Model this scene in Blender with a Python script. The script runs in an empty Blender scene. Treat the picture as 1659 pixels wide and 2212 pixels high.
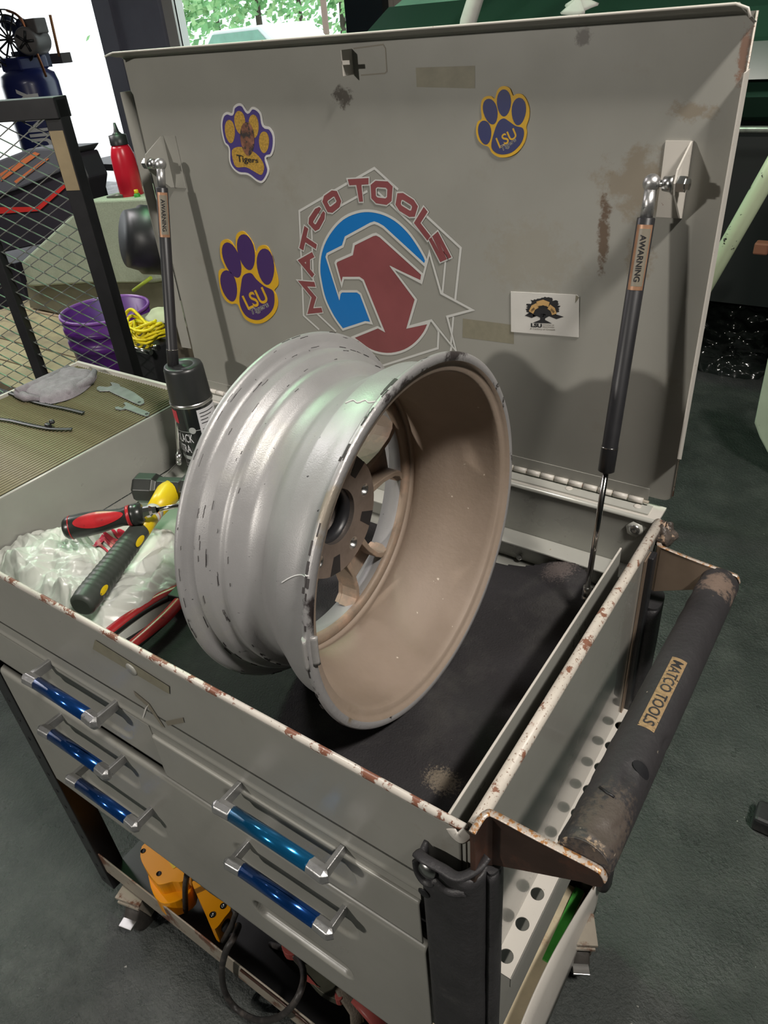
import bpy, bmesh, math, random
from mathutils import Vector, Matrix, noise
from mathutils.geometry import tessellate_polygon
random.seed(7)
S = bpy.context.scene
COL = S.collection
pi = math.pi

# ------------------------------------------------------------------ camera
FPX = 1576.65
RC = [[0.825278, 0.559628, -0.075714], [0.263712, -0.500459, -0.824619], [-0.499371, 0.660574, -0.560598]]
CAM = Vector((0.18343, -0.31495, 0.57788))
cam = bpy.data.objects.new('camera', bpy.data.cameras.new('camera'))
COL.objects.link(cam)
cam.data.sensor_fit = 'HORIZONTAL'; cam.data.sensor_width = 36.0
cam.data.lens = FPX / 1659 * 36.0
cam.data.clip_start = 0.02; cam.data.clip_end = 200
r0, r1, r2 = [Vector(r) for r in RC]
cam.matrix_world = Matrix(((r0[0], -r1[0], -r2[0], CAM[0]), (r0[1], -r1[1], -r2[1], CAM[1]), (r0[2], -r1[2], -r2[2], CAM[2]), (0, 0, 0, 1)))
S.camera = cam

def U(px, py, ax, val):
    """point where the sight line through a photograph pixel meets the real plane axis=val"""
    v = Vector(((px - 829.5) / FPX, (py - 1106.0) / FPX, 1.0))
    d = Vector((RC[0][0]*v[0]+RC[1][0]*v[1]+RC[2][0]*v[2], RC[0][1]*v[0]+RC[1][1]*v[1]+RC[2][1]*v[2], RC[0][2]*v[0]+RC[1][2]*v[1]+RC[2][2]*v[2]))
    return CAM + d * ((val - CAM[ax]) / d[ax])

# ------------------------------------------------------------------ world, lamps, exposure
w = bpy.data.worlds.new('world'); S.world = w; w.use_nodes = True
bg = w.node_tree.nodes['Background']; bg.inputs[0].default_value = (0.93, 0.97, 1.0, 1); bg.inputs[1].default_value = 1.9
S.view_settings.view_transform = 'Standard'; S.view_settings.look = 'None'
S.view_settings.exposure = 0.0; S.view_settings.gamma = 1.0; S.view_settings.use_curve_mapping = False
FLOOR = -1.02
CEIL = 2.75
def area(name, loc, target, sx, sy, power, col):
    l = bpy.data.lights.new(name, 'AREA'); l.shape = 'RECTANGLE'; l.size = sx; l.size_y = sy; l.energy = power; l.color = col
    o = bpy.data.objects.new(name, l); COL.objects.link(o); o.location = loc
    o.rotation_euler = (Vector(target) - Vector(loc)).to_track_quat('-Z', 'Y').to_euler()
    return o
area('ceiling_lamp_light', (1.45, -0.12, 2.6), (-0.2, 0.3, 0), 0.55, 0.25, 110, (1.0, 0.94, 0.87))
area('hanging_lamp_light', (-1.55, -2.6, 1.45), (-0.4, 0.2, 0), 0.16, 0.10, 50, (1.0, 0.94, 0.86))
area('ceiling_lamp_light.001', (-2.2, 1.3, 2.6), (-1.2, 0.6, 0), 0.25, 1.7, 42, (0.28, 1.0, 0.38))
area('ceiling_lamp_light.003', (-2.2, 1.0, 2.59), (-1.2, 0.6, 0), 0.2, 0.5, 18, (1.0, 0.93, 0.95))
area('ceiling_lamp_light.002', (-4.3, 0.6, 2.6), (-2.9, 0.3, -1), 0.4, 1.8, 115, (1.0, 0.94, 0.95))

# ------------------------------------------------------------------ materials
def M(name, col, rough=0.5, metal=0.0, var=0.0, vscale=8.0, bump=0.0, bscale=60.0, col2=None, c2scale=20.0, c2lo=0.6, c2hi=0.65,
      spots=None, emit=None, trans=0.0, coat=0.0, rvar=0.0, col3=None, c3scale=300.0, c3lo=0.7, c3hi=0.74, stretch=None, spec=0.5, sss=0.0, alpha=1.0):
    m = bpy.data.materials.new(name); m.use_nodes = True
    nt = m.node_tree; N = nt.nodes; L = nt.links; b = N['Principled BSDF']
    b.inputs['Roughness'].default_value = rough; b.inputs['Metallic'].default_value = metal
    b.inputs['Specular IOR Level'].default_value = spec
    b.inputs['Coat Weight'].default_value = coat
    b.inputs['Transmission Weight'].default_value = trans
    b.inputs['Alpha'].default_value = alpha
    tc = N.new('ShaderNodeTexCoord'); src = tc.outputs['Object']
    if stretch:
        mp = N.new('ShaderNodeMapping'); mp.inputs['Scale'].default_value = stretch; L.new(src, mp.inputs[0]); ssrc = mp.outputs[0]
    else: ssrc = src
    def nz(scale, det=4.0, s=None, rgh=0.6):
        n = N.new('ShaderNodeTexNoise'); n.inputs['Scale'].default_value = scale; n.inputs['Detail'].default_value = det; n.inputs['Roughness'].default_value = rgh
        L.new(s or ssrc, n.inputs['Vector']); return n.outputs['Fac']
    def ramp(f, lo, hi):
        r = N.new('ShaderNodeMapRange'); r.inputs['From Min'].default_value = lo; r.inputs['From Max'].default_value = hi; L.new(f, r.inputs['Value']); return r.outputs[0]
    def mix(fac, a, c):
        x = N.new('ShaderNodeMix'); x.data_type = 'RGBA'
        if isinstance(fac, float): x.inputs[0].default_value = fac
        else: L.new(fac, x.inputs[0])
        for i, v in ((6, a), (7, c)):
            if isinstance(v, tuple): x.inputs[i].default_value = (*v[:3], 1)
            else: L.new(v, x.inputs[i])
        return x.outputs[2]
    cur = tuple(col)
    if var:
        dk = tuple(max(0, c * (1 - var)) for c in col); lt = tuple(c * (1 + var) for c in col)
        cur = mix(ramp(nz(vscale), 0.3, 0.7), dk, lt)
    if col2: cur = mix(ramp(nz(c2scale, 6, rgh=0.7), c2lo, c2hi), cur, col2)
    if col3: cur = mix(ramp(nz(c3scale, 3, s=src), c3lo, c3hi), cur, col3)
    for sp in (spots or []):
        (c, rad, colr, scl, amt) = sp[:5]
        vm = N.new('ShaderNodeVectorMath'); vm.operation = 'SUBTRACT'; L.new(src, vm.inputs[0]); vm.inputs[1].default_value = c
        vs = N.new('ShaderNodeVectorMath'); vs.operation = 'DIVIDE'; L.new(vm.outputs[0], vs.inputs[0]); vs.inputs[1].default_value = rad
        ln = N.new('ShaderNodeVectorMath'); ln.operation = 'LENGTH'; L.new(vs.outputs[0], ln.inputs[0])
        a = N.new('ShaderNodeMath'); a.operation = 'MULTIPLY_ADD'; L.new(nz(scl, 5, s=src, rgh=0.7), a.inputs[0]); a.inputs[1].default_value = -2.4; L.new(ln.outputs['Value'], a.inputs[2])
        mr = N.new('ShaderNodeMapRange'); mr.inputs['From Min'].default_value = -0.30; mr.inputs['From Max'].default_value = -0.70; mr.inputs['To Max'].default_value = amt
        L.new(a.outputs[0], mr.inputs['Value']); cur = mix(mr.outputs[0], cur, colr)
    if isinstance(cur, tuple): b.inputs['Base Color'].default_value = (*cur[:3], 1)
    else: L.new(cur, b.inputs['Base Color'])
    if rvar:
        r = N.new('ShaderNodeMapRange'); r.inputs['To Min'].default_value = max(0.02, rough - rvar); r.inputs['To Max'].default_value = min(1, rough + rvar)
        r.inputs['From Min'].default_value = 0.3; r.inputs['From Max'].default_value = 0.7; L.new(nz(vscale * 2.3), r.inputs['Value']); L.new(r.outputs[0], b.inputs['Roughness'])
    if bump:
        bn = N.new('ShaderNodeBump'); bn.inputs['Strength'].default_value = bump; bn.inputs['Distance'].default_value = 0.002
        L.new(nz(bscale, 5), bn.inputs['Height']); L.new(bn.outputs[0], b.inputs['Normal'])
    if emit:
        b.inputs['Emission Color'].default_value = (*emit[0], 1); b.inputs['Emission Strength'].default_value = emit[1]
    return m

STAIN = (0.20, 0.15, 0.09)
GREY = (0.288, 0.284, 0.256)
PAINT = M('grey_paint', GREY, 0.34, 0, 0.07, 5, 0.05, 40, col2=(0.23, 0.205, 0.16), c2scale=9, c2lo=0.62, c2hi=0.8, col3=(0.07, 0.06, 0.05), c3scale=170, c3lo=0.765, c3hi=0.79, rvar=0.08)
LIDM = M('lid_paint', GREY, 0.36, 0, 0.08, 4, 0.04, 30, col2=(0.24, 0.225, 0.185), c2scale=7, c2lo=0.6, c2hi=0.8, col3=(0.10, 0.085, 0.065), c3scale=120, c3lo=0.76, c3hi=0.79, rvar=0.07, spots=[
    ((-0.083, 0.55, 0.405), (0.050, 0.05, 0.042), STAIN, 45, 0.55), ((-0.115, 0.55, 0.352), (0.0085, 0.03, 0.055), (0.10, 0.06, 0.035), 90, 0.9),
    ((-0.035, 0.55, 0.475), (0.030, 0.05, 0.012), STAIN, 70, 0.6), ((-0.070, 0.55, 0.325), (0.020, 0.05, 0.028), STAIN, 80, 0.5),
    ((-0.205, 0.55, 0.315), (0.075, 0.05, 0.055), (0.25, 0.225, 0.17), 90, 0.35), ((-0.475, 0.55, 0.495), (0.018, 0.05, 0.014), (0.06, 0.05, 0.04), 110, 0.9),
    ((-0.155, 0.55, 0.545), (0.012, 0.05, 0.010), (0.08, 0.07, 0.06), 110, 0.8), ((0.005, 0.55, 0.522), (0.006, 0.05, 0.032), (0.20, 0.09, 0.05), 140, 0.8)])
CHIP = M('chipped_rim_paint', (0.62, 0.58, 0.52), 0.42, 0, 0.06, 20, 0.15, 120, col2=(0.23, 0.10, 0.065), c2scale=24, c2lo=0.52, c2hi=0.545, col3=(0.12, 0.07, 0.05), c3scale=260, c3lo=0.68, c3hi=0.71)
CHIPR = M('worn_right_rim_paint', (0.60, 0.55, 0.48), 0.42, 0, 0.06, 20, 0.15, 120, col2=(0.24, 0.11, 0.07), c2scale=30, c2lo=0.56, c2hi=0.59, col3=(0.20, 0.11, 0.07), c3scale=300, c3lo=0.60, c3hi=0.66)
PALE = M('pale_paint', (0.58, 0.55, 0.50), 0.4, 0, 0.06, 9, col2=(0.36, 0.22, 0.12), c2scale=40, c2lo=0.66, c2hi=0.72, col3=(0.22, 0.11, 0.05), c3scale=200, c3lo=0.70, c3hi=0.74)
RUSTY = M('rusty_shelf_paint', (0.36, 0.32, 0.26), 0.5, 0.1, 0.12, 12, 0.15, 80, col2=(0.16, 0.075, 0.045), c2scale=14, c2lo=0.53, c2hi=0.6)
TRAYIN = M('tray_inside_paint', (0.33, 0.33, 0.30), 0.33, 0.1, 0.06, 8, rvar=0.08, col3=(0.10, 0.09, 0.08), c3scale=90, c3lo=0.74, c3hi=0.78)
LEDGE = M('ledge_paint', (0.46, 0.46, 0.42), 0.3, 0.1, 0.05, 12, col3=(0.3, 0.2, 0.12), c3scale=120, c3lo=0.70, c3hi=0.75)
BLACK = M('black_paint', (0.018, 0.018, 0.02), 0.4, 0, 0.2, 20)
RUB = M('scuffed_black_rubber', (0.030, 0.029, 0.031), 0.5, 0, 0.25, 18, 0.5, 160, col2=(0.09, 0.085, 0.08), c2scale=14, c2lo=0.58, c2hi=0.75, col3=(0.35, 0.32, 0.28), c3scale=70, c3lo=0.76, c3hi=0.78)
TUBE = M('worn_foam_grip', (0.032, 0.030, 0.032), 0.55, 0, 0.2, 12, 0.5, 120, col2=(0.34, 0.25, 0.17), c2scale=22, c2lo=0.66, c2hi=0.70, col3=(0.30, 0.26, 0.2), c3scale=90, c3lo=0.73, c3hi=0.76, spots=[
    ((0.105, 0.045, 0.03), (0.03, 0.05, 0.03), (0.34, 0.25, 0.17), 200, 0.15), ((0.10, 0.455, -0.025), (0.03, 0.03, 0.03), (0.34, 0.24, 0.18), 120, 0.5)])
MATM = M('black_foam_mat', (0.020, 0.018, 0.020), 0.8, 0, 0.25, 6, 0.9, 400, col2=(0.05, 0.048, 0.045), c2scale=9, c2lo=0.5, c2hi=0.75, col3=(0.22, 0.20, 0.18), c3scale=260, c3lo=0.755, c3hi=0.78, spots=[
    ((-0.145, 0.045, -0.11), (0.030, 0.024, 0.02), (0.35, 0.28, 0.20), 330, 0.4), ((-0.085, 0.10, -0.11), (0.026, 0.020, 0.02), (0.38, 0.31, 0.22), 330, 0.4), ((-0.105, 0.465, -0.09), (0.030, 0.03, 0.03), (0.25, 0.20, 0.18), 380, 0.4)])
STEEL = M('bare_steel', (0.55, 0.55, 0.54), 0.28, 1.0, 0.1, 30, 0.05, 90)
CHROME = M('chrome', (0.62, 0.60, 0.58), 0.12, 1.0)
CAST = M('cast_silver', (0.50, 0.50, 0.50), 0.38, 0.9, 0.15, 40, 0.2, 200, col3=(0.12, 0.12, 0.12), c3scale=300, c3lo=0.68, c3hi=0.72)
BLUE = M('metallic_blue', (0.010, 0.075, 0.30), 0.16, 0.75, 0.25, 10, coat=0.5, col3=(0.30, 0.34, 0.42), c3scale=330, c3lo=0.735, c3hi=0.75)
BLUET = M('metallic_turquoise', (0.010, 0.15, 0.34), 0.16, 0.75, 0.25, 10, coat=0.5, col3=(0.30, 0.34, 0.42), c3scale=330, c3lo=0.735, c3hi=0.75)
PLATE = M('rusted_plate', (0.075, 0.045, 0.035), 0.38, 0.5, 0.3, 14, 0.1, 60, col2=(0.21, 0.085, 0.05), c2scale=9, c2lo=0.5, c2hi=0.7)
PLEDGE = M('rust_speckled_edge', (0.55, 0.48, 0.42), 0.35, 0.3, 0.1, 30, 0.3, 250, col2=(0.42, 0.20, 0.07), c2scale=240, c2lo=0.5, c2hi=0.56)
PLATEB = M('tan_plate', (0.32, 0.24, 0.18), 0.36, 0.5, 0.15, 14, 0.1, 60, col2=(0.18, 0.06, 0.03), c2scale=12, c2lo=0.56, c2hi=0.7)
WOUT = M('silver_wheel_paint', (0.355, 0.35, 0.35), 0.40, 0.30, 0.06, 10, 0.15, 700, col2=(0.40, 0.395, 0.34), c2scale=6, c2lo=0.55, c2hi=0.8, col3=(0.05, 0.05, 0.05), c3scale=150, c3lo=0.715, c3hi=0.74, rvar=0.08)
WLIP = M('scuffed_wheel_lip', (0.42, 0.41, 0.41), 0.38, 0.45, 0.08, 12, 0.3, 300, col2=(0.025, 0.02, 0.02), c2scale=24, c2lo=0.60, c2hi=0.63, stretch=(3.0, 0.6, 0.6), col3=(0.3, 0.22, 0.12), c3scale=30, c3lo=0.68, c3hi=0.8, spots=[((-0.166, 0.031, 0.135), (0.02, 0.012, 0.040), (0.03, 0.02, 0.02), 60, 0.95), ((-0.166, 0.20, 0.288), (0.02, 0.045, 0.014), (0.03, 0.02, 0.02), 70, 0.95), ((-0.166, 0.31, 0.287), (0.02, 0.05, 0.012), (0.03, 0.02, 0.02), 70, 0.9), ((-0.166, 0.072, 0.228), (0.02, 0.03, 0.04), (0.34, 0.27, 0.17), 40, 0.6)])
WIN = M('brake_dusted_barrel', (0.30, 0.235, 0.185), 0.62, 0.08, 0.10, 7, 0.2, 160, col2=(0.26, 0.20, 0.145), c2scale=5, c2lo=0.45, c2hi=0.8, col3=(0.62, 0.54, 0.45), c3scale=60, c3lo=0.735, c3hi=0.76)
WSPK = M('brake_dusted_spokes', (0.26, 0.20, 0.15), 0.6, 0.1, 0.15, 20, 0.2, 160, col2=(0.42, 0.27, 0.19), c2scale=30, c2lo=0.5, c2hi=0.75)
WHUB = M('machined_hub_face', (0.30, 0.26, 0.235), 0.33, 0.8, 0.15, 40, 0.1, 200)
WHITE = M('white_print', (0.66, 0.66, 0.64), 0.45)
LOGOW = M('logo_white', (0.55, 0.55, 0.53), 0.4)
LOGOR = M('logo_red', (0.23, 0.065, 0.070), 0.35, 0, 0.12, 12)
LOGOB = M('logo_blue', (0.010, 0.17, 0.50), 0.3, 0, 0.04, 8)
PURP = M('magnet_purple', (0.055, 0.022, 0.12), 0.45); NAVY = M('magnet_navy', (0.028, 0.035, 0.13), 0.45); VIOL = M('magnet_violet', (0.06, 0.04, 0.20), 0.45)
YEL = M('magnet_yellow', (0.62, 0.36, 0.015), 0.5, 0, 0.08, 40); GOLD = M('glitter_gold', (0.48, 0.29, 0.05), 0.5, 0.2, 0.35, 400)
MWHITE = M('magnet_white', (0.62, 0.61, 0.60), 0.5); INK = M('black_ink', (0.012, 0.012, 0.014), 0.5)
CARDM = M('card_white', (0.60, 0.585, 0.55), 0.5, 0, 0.04, 30, col2=(0.42, 0.27, 0.12), c2scale=45, c2lo=0.66, c2hi=0.75)
BANNER = M('banner_gold', (0.52, 0.32, 0.12), 0.5)
TAPE = M('old_tape_residue', (0.215, 0.20, 0.145), 0.5, 0, 0.12, 60, col3=(0.1, 0.08, 0.06), c3scale=120, c3lo=0.68, c3hi=0.74)
WARN = M('copper_label', (0.36, 0.20, 0.12), 0.4, 0.3, 0.2, 60); WARN2 = M('grey_label', (0.20, 0.18, 0.14), 0.45)
BADGE = M('brass_badge', (0.46, 0.31, 0.17), 0.4, 0.35, 0.3, 200, 0.4, 300, col3=(0.08, 0.06, 0.04), c3scale=200, c3lo=0.6, c3hi=0.68)
BAGM = M('white_plastic_film', (0.62, 0.64, 0.59), 0.32, 0, 0.03, 20, 0.1, 60)
BAGM.node_tree.nodes['Principled BSDF'].inputs['Subsurface Weight'].default_value = 0.15
BAGM.node_tree.nodes['Principled BSDF'].inputs['Subsurface Radius'].default_value = (0.01, 0.01, 0.01)
BAGRED = M('bag_red_print', (0.60, 0.025, 0.07), 0.4)
SREDM = M('red_handle', (0.42, 0.02, 0.025), 0.3, 0, 0.15, 40, col2=(0.10, 0.02, 0.02), c2scale=60, c2lo=0.62, c2hi=0.7)
SBLK = M('black_handle', (0.02, 0.022, 0.02), 0.3, 0, 0.2, 40)
GRIP = M('dark_grey_grip', (0.045, 0.052, 0.045), 0.45, 0, 0.1, 40)
YTOOL = M('tool_yellow', (0.72, 0.52, 0.01), 0.35); YELM = M('power_tool_yellow', (0.90, 0.36, 0.005), 0.3, 0, 0.04, 10, coat=0.3)
HEADM = M('forged_head', (0.03, 0.032, 0.03), 0.4, 0.4, 0.2, 30)
TOWEL = M('grey_terry', (0.27, 0.245, 0.27), 0.95, 0, 0.2, 60, 1.0, 500)
GROOVE = M('groove_dark', (0.022, 0.017, 0.009), 0.7)
RIBM = M('ribbed_olive_mat', (0.22, 0.20, 0.115), 0.38, 0, 0.25, 6, col2=(0.11, 0.075, 0.03), c2scale=5, c2lo=0.45, c2hi=0.8)
CANB = M('can_black', (0.012, 0.014, 0.014), 0.2, 0, coat=0.4); CANCAP = M('can_cap_black', (0.022, 0.024, 0.024), 0.35)
CANW = M('can_panel_white', (0.60, 0.60, 0.62), 0.35); CANR = M('can_red', (0.5, 0.03, 0.05), 0.35); CANG = M('can_grey', (0.35, 0.37, 0.36), 0.4)
CONC = M('epoxy_floor_paint', (0.050, 0.057, 0.053), 0.33, 0, 0.35, 2.6, 1.0, 130, col2=(0.085, 0.092, 0.085), c2scale=9, c2lo=0.45, c2hi=0.75, col3=(0.34, 0.34, 0.31), c3scale=55, c3lo=0.735, c3hi=0.755, rvar=0.12)
for _n in CONC.node_tree.nodes:
    if _n.type == 'BUMP': _n.inputs['Distance'].default_value = 0.006
WALLM = M('dark_wall', (0.05, 0.055, 0.06), 0.6, 0, 0.1, 2); CEILM = M('ceiling_panel', (0.16, 0.17, 0.17), 0.8)
PILLAR = M('pillar_paint', (0.27, 0.27, 0.33), 0.5, 0, 0.06, 3); PILLARL = M('pillar_light', (0.85, 0.85, 0.98), 0.5)
DKCAR = M('dark_green_car_paint', (0.022, 0.062, 0.040), 0.22, 0, coat=0.6); GLASSG = M('green_glass', (0.20, 0.38, 0.29), 0.15, 0.0, 0.15, 3)
CREAM = M('chipped_cream_paint', (0.52, 0.60, 0.40), 0.4, 0, 0.05, 10, col2=(0.02, 0.02, 0.015), c2scale=28, c2lo=0.63, c2hi=0.65)
BINBAG = M('black_plastic', (0.012, 0.016, 0.014), 0.14, 0, coat=0.3)
BUCK = M('purple_plastic', (0.075, 0.014, 0.15), 0.32, 0, 0.08, 8); BUCKR = M('purple_rim_plastic', (0.20, 0.07, 0.32), 0.32)
ROPE = M('yellow_cord', (0.75, 0.62, 0.01), 0.5, 0, 0.15, 120)
GBOX = M('speckled_grey_shell', (0.36, 0.40, 0.30), 0.7, 0, 0.12, 140, 0.8, 300, col2=(0.24, 0.27, 0.19), c2scale=5, c2lo=0.5, c2hi=0.8)
TAN = M('tan_board', (0.34, 0.27, 0.17), 0.7, 0, 0.25, 5, col2=(0.22, 0.17, 0.12), c2scale=3, c2lo=0.5, c2hi=0.6)
COMPB = M('compressor_blue', (0.018, 0.025, 0.115), 0.3, 0, coat=0.3); CASEM = M('case_black', (0.035, 0.03, 0.04), 0.5, 0, 0.1, 6)
CRED = M('case_red_stripe', (0.65, 0.035, 0.03), 0.5); CORG = M('case_orange_stripe', (0.70, 0.20, 0.08), 0.5); CGRY = M('case_grey_lid', (0.13, 0.13, 0.15), 0.45)
BOTR = M('bottle_red', (0.55, 0.012, 0.03), 0.3); LEAFM = M('foliage', (0.22, 0.46, 0.20), 0.7, 0, 0.5, 1.5, col2=(0.42, 0.60, 0.30), c2scale=1.1, c2lo=0.45, c2hi=0.6)
CARDB = M('cardboard', (0.30, 0.235, 0.14), 0.8, 0, 0.1, 20); DOORM = M('door_beige', (0.42, 0.38, 0.33), 0.5)
CABLE = M('rubber_cable', (0.030, 0.027, 0.026), 0.5, 0, 0.3, 60, col2=(0.10, 0.085, 0.075), c2scale=30, c2lo=0.5, c2hi=0.7)
REDT = M('faded_red_tool', (0.36, 0.08, 0.07), 0.45, 0, 0.2, 20); OLIVE = M('olive_metal', (0.10, 0.10, 0.075), 0.4, 0.3, 0.2, 20)
WEB = M('woven_webbing', (0.17, 0.145, 0.115), 0.9, 0, 0.2, 300, 0.8, 400)
GREEN = M('green_tape', (0.05, 0.30, 0.04), 0.5, 0, 0.2, 20); PAPER = M('stained_paper', (0.55, 0.47, 0.32), 0.7, 0, 0.12, 20, col2=(0.35, 0.20, 0.12), c2scale=18, c2lo=0.55, c2hi=0.7)
LAMPM = M('lamp_tube', (0.9, 0.9, 0.9), 0.5, emit=((1.0, 0.98, 0.92), 3.0))
OUTG = M('sunlit_concrete', (0.88, 0.88, 0.86), 0.8); WCAR = M('white_car_paint', (0.8, 0.8, 0.8), 0.3)
GLASSW = bpy.data.materials.new('window_glass'); GLASSW.use_nodes = True
_b = GLASSW.node_tree.nodes['Principled BSDF']; _b.inputs['Base Color'].default_value = (0.85, 0.95, 0.92, 1); _b.inputs['Roughness'].default_value = 0.02; _b.inputs['Transmission Weight'].default_value = 1.0; _b.inputs['IOR'].default_value = 1.05

# ------------------------------------------------------------------ mesh helpers
class MB:
    def __init__(s): s.v = []; s.f = []; s.m = []; s.sm = []
    def add(s, vs, fs, mi=0, smooth=False):
        o = len(s.v); s.v += [tuple(v) for v in vs]
        for f in fs: s.f.append([i + o for i in f]); s.m.append(mi); s.sm.append(smooth)
        return s
    def box(s, lo, hi, mi=0, mat=None):
        x0, y0, z0 = lo; x1, y1, z1 = hi
        vs = [Vector(p) for p in ((x0,y0,z0),(x1,y0,z0),(x1,y1,z0),(x0,y1,z0),(x0,y0,z1),(x1,y0,z1),(x1,y1,z1),(x0,y1,z1))]
        if mat: vs = [mat @ v for v in vs]
        return s.add(vs, [(0,3,2,1),(4,5,6,7),(0,1,5,4),(1,2,6,5),(2,3,7,6),(3,0,4,7)], mi)
    def hexa(s, a, b, mi=0):          # a,b : quads (same winding) joined
        n = len(a); vs = list(a) + list(b)
        return s.add(vs, [tuple(range(n))[::-1], tuple(range(n, 2*n))] + [(i, (i+1)%n, n+(i+1)%n, n+i) for i in range(n)], mi)
    def tube(s, pts, r, seg=12, mi=0, caps=True, closed=False, smooth=True, flat=None):
        pts = [Vector(p) for p in pts]; n = len(pts); R = r if isinstance(r, (list, tuple)) else [r]*n
        rings = []; up = None
        for i, p in enumerate(pts):
            a = pts[(i-1) % n] if (closed or i) else p; c = pts[(i+1) % n] if (closed or i < n-1) else p
            t = (c - a).normalized()
            if up is None:
                up = t.orthogonal().normalized()
                if flat is not None:
                    q = Vector(flat) - Vector(flat).dot(t) * t
                    if q.length > 1e-5: up = q.normalized()
            up = (up - up.dot(t) * t).normalized(); sd = t.cross(up)
            rr = R[i]; rx, ry = rr if isinstance(rr, (list, tuple)) else (rr, rr)
            rings.append([p + up*(rx*a4) + sd*(ry*b4) for a4, b4 in ((1,1),(-1,1),(-1,-1),(1,-1))] if seg == 4 else [p + up * (rx*math.cos(2*pi*k/seg)) + sd * (ry*math.sin(2*pi*k/seg)) for k in range(seg)])
        vs = [v for rg in rings for v in rg]; fs = []
        for i in range(n if closed else n-1):
            j = (i+1) % n
            for k in range(seg): fs.append((i*seg+k, i*seg+(k+1)%seg, j*seg+(k+1)%seg, j*seg+k))
        s.add(vs, fs, mi, smooth)
        if caps and not closed:
            s.add(rings[0], [tuple(range(seg))[::-1]], mi); s.add(rings[-1], [tuple(range(seg))], mi)
        return s
    def lathe(s, prof, origin, axis, seg=96, mi=0, closed=False, smooth=True, mis=None):
        ax = Vector(axis); u = ax.orthogonal().normalized(); v = ax.normalized().cross(u); o = Vector(origin); n = len(prof)
        vs = [o + ax*a + (u*math.cos(2*pi*k/seg) + v*math.sin(2*pi*k/seg))*r for a, r in prof for k in range(seg)]
        for i in range(n if closed else n-1):
            j = (i+1) % n; fs = [(k, (k+1)%seg, seg+(k+1)%seg, seg+k) for k in range(seg)]
            s.add(vs[i*seg:(i+1)*seg] + vs[j*seg:(j+1)*seg], fs, (mis[i] if mis else mi), smooth)
        return s
    def sphere(s, c, r, seg=20, mi=0, sc=(1,1,1)):
        prof = [(-math.cos(pi*i/(seg//2)), math.sin(pi*i/(seg//2))) for i in range(seg//2+1)]
        c = Vector(c)
        vs = [c + Vector((r*q*math.cos(2*pi*k/seg)*sc[0], r*q*math.sin(2*pi*k/seg)*sc[1], r*a*sc[2])) for a, q in prof for k in range(seg)]
        return s.add(vs, [(i*seg+k, i*seg+(k+1)%seg, (i+1)*seg+(k+1)%seg, (i+1)*seg+k) for i in range(seg//2) for k in range(seg)], mi, True)
    def poly(s, loops, d=None, mi=0, thick=True):
        """flat polygon (outer loop + holes, 3-D points); extruded by vector d if given"""
        loops = [[Vector(p) for p in l] for l in loops]; flat = [p for l in loops for p in l]
        tris = tessellate_polygon(loops)
        if d is None: return s.add(flat, [tuple(t) for t in tris], mi)
        d = Vector(d); s.add(flat, [tuple(t) for t in tris], mi); s.add([p + d for p in flat], [tuple(t)[::-1] for t in tris], mi)
        for l in loops:
            n = len(l); s.add(l + [p + d for p in l], [(i, (i+1)%n, n+(i+1)%n, n+i) for i in range(n)], mi)
        return s
    def ribbon(s, pts, width, nrm, mi=0, closed=True):
        pts = [Vector(p) for p in pts]; n = len(pts); nrm = Vector(nrm); L = []; R_ = []
        for i in range(n):
            a = pts[i-1] if (closed or i) else None; c = pts[(i+1) % n] if (closed or i < n-1) else None
            t1 = (pts[i]-a).normalized() if a is not None else (c-pts[i]).normalized(); t2 = (c-pts[i]).normalized() if c is not None else t1
            n1 = t1.cross(nrm); n2 = t2.cross(nrm); b = (n1+n2)
            b = b.normalized() if b.length > 1e-3 else n1
            k = min(1/max(0.35, b.dot(n1)), 2.6)
            L.append(pts[i] + b*width/2*k); R_.append(pts[i] - b*width/2*k)
        m = n if closed else n-1
        return s.add(L + R_, [(i, (i+1)%n, n+(i+1)%n, n+i) for i in range(m)], mi)
    def grid(s, fn, nu, nv, mi=0, smooth=True, mask=None):
        vs = [fn(i/nu, j/nv) for j in range(nv+1) for i in range(nu+1)]
        fs = []
        for j in range(nv):
            for i in range(nu):
                if mask and not mask(i, j): continue
                a = j*(nu+1)+i; fs.append((a, a+1, a+nu+2, a+nu+1))
        return s.add(vs, fs, mi, smooth)
    def build(s, name, mats, parent=None, bevel=0, seg=2, origin=None, autos=False, solid=0, subsurf=0, merge=True):
        me = bpy.data.meshes.new(name); me.from_pydata(s.v, [], s.f)
        if not isinstance(mats, (list, tuple)): mats = [mats]
        for m in mats: me.materials.append(m)
        me.polygons.foreach_set('material_index', s.m); me.polygons.foreach_set('use_smooth', s.sm)
        bm = bmesh.new(); bm.from_mesh(me)
        if merge: bmesh.ops.remove_doubles(bm, verts=bm.verts, dist=1e-6)
        bmesh.ops.recalc_face_normals(bm, faces=bm.faces); bm.to_mesh(me); bm.free()
        o = bpy.data.objects.new(name, me); COL.objects.link(o)
        if parent is not None: o.parent = parent
        if solid: md = o.modifiers.new('solid', 'SOLIDIFY'); md.thickness = solid; md.offset = -1
        if bevel: md = o.modifiers.new('bevel', 'BEVEL'); md.width = bevel; md.segments = seg; md.limit_method = 'ANGLE'; md.angle_limit = math.radians(40)
        if subsurf: md = o.modifiers.new('sub', 'SUBSURF'); md.levels = subsurf; md.render_levels = subsurf
        return o
def B(): return MB()
def tag(o, label=None, cat=None, group=None, kind=None):
    if label: o['label'] = label
    if cat: o['category'] = cat
    if group: o['group'] = group
    if kind: o['kind'] = kind
    return o
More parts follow.
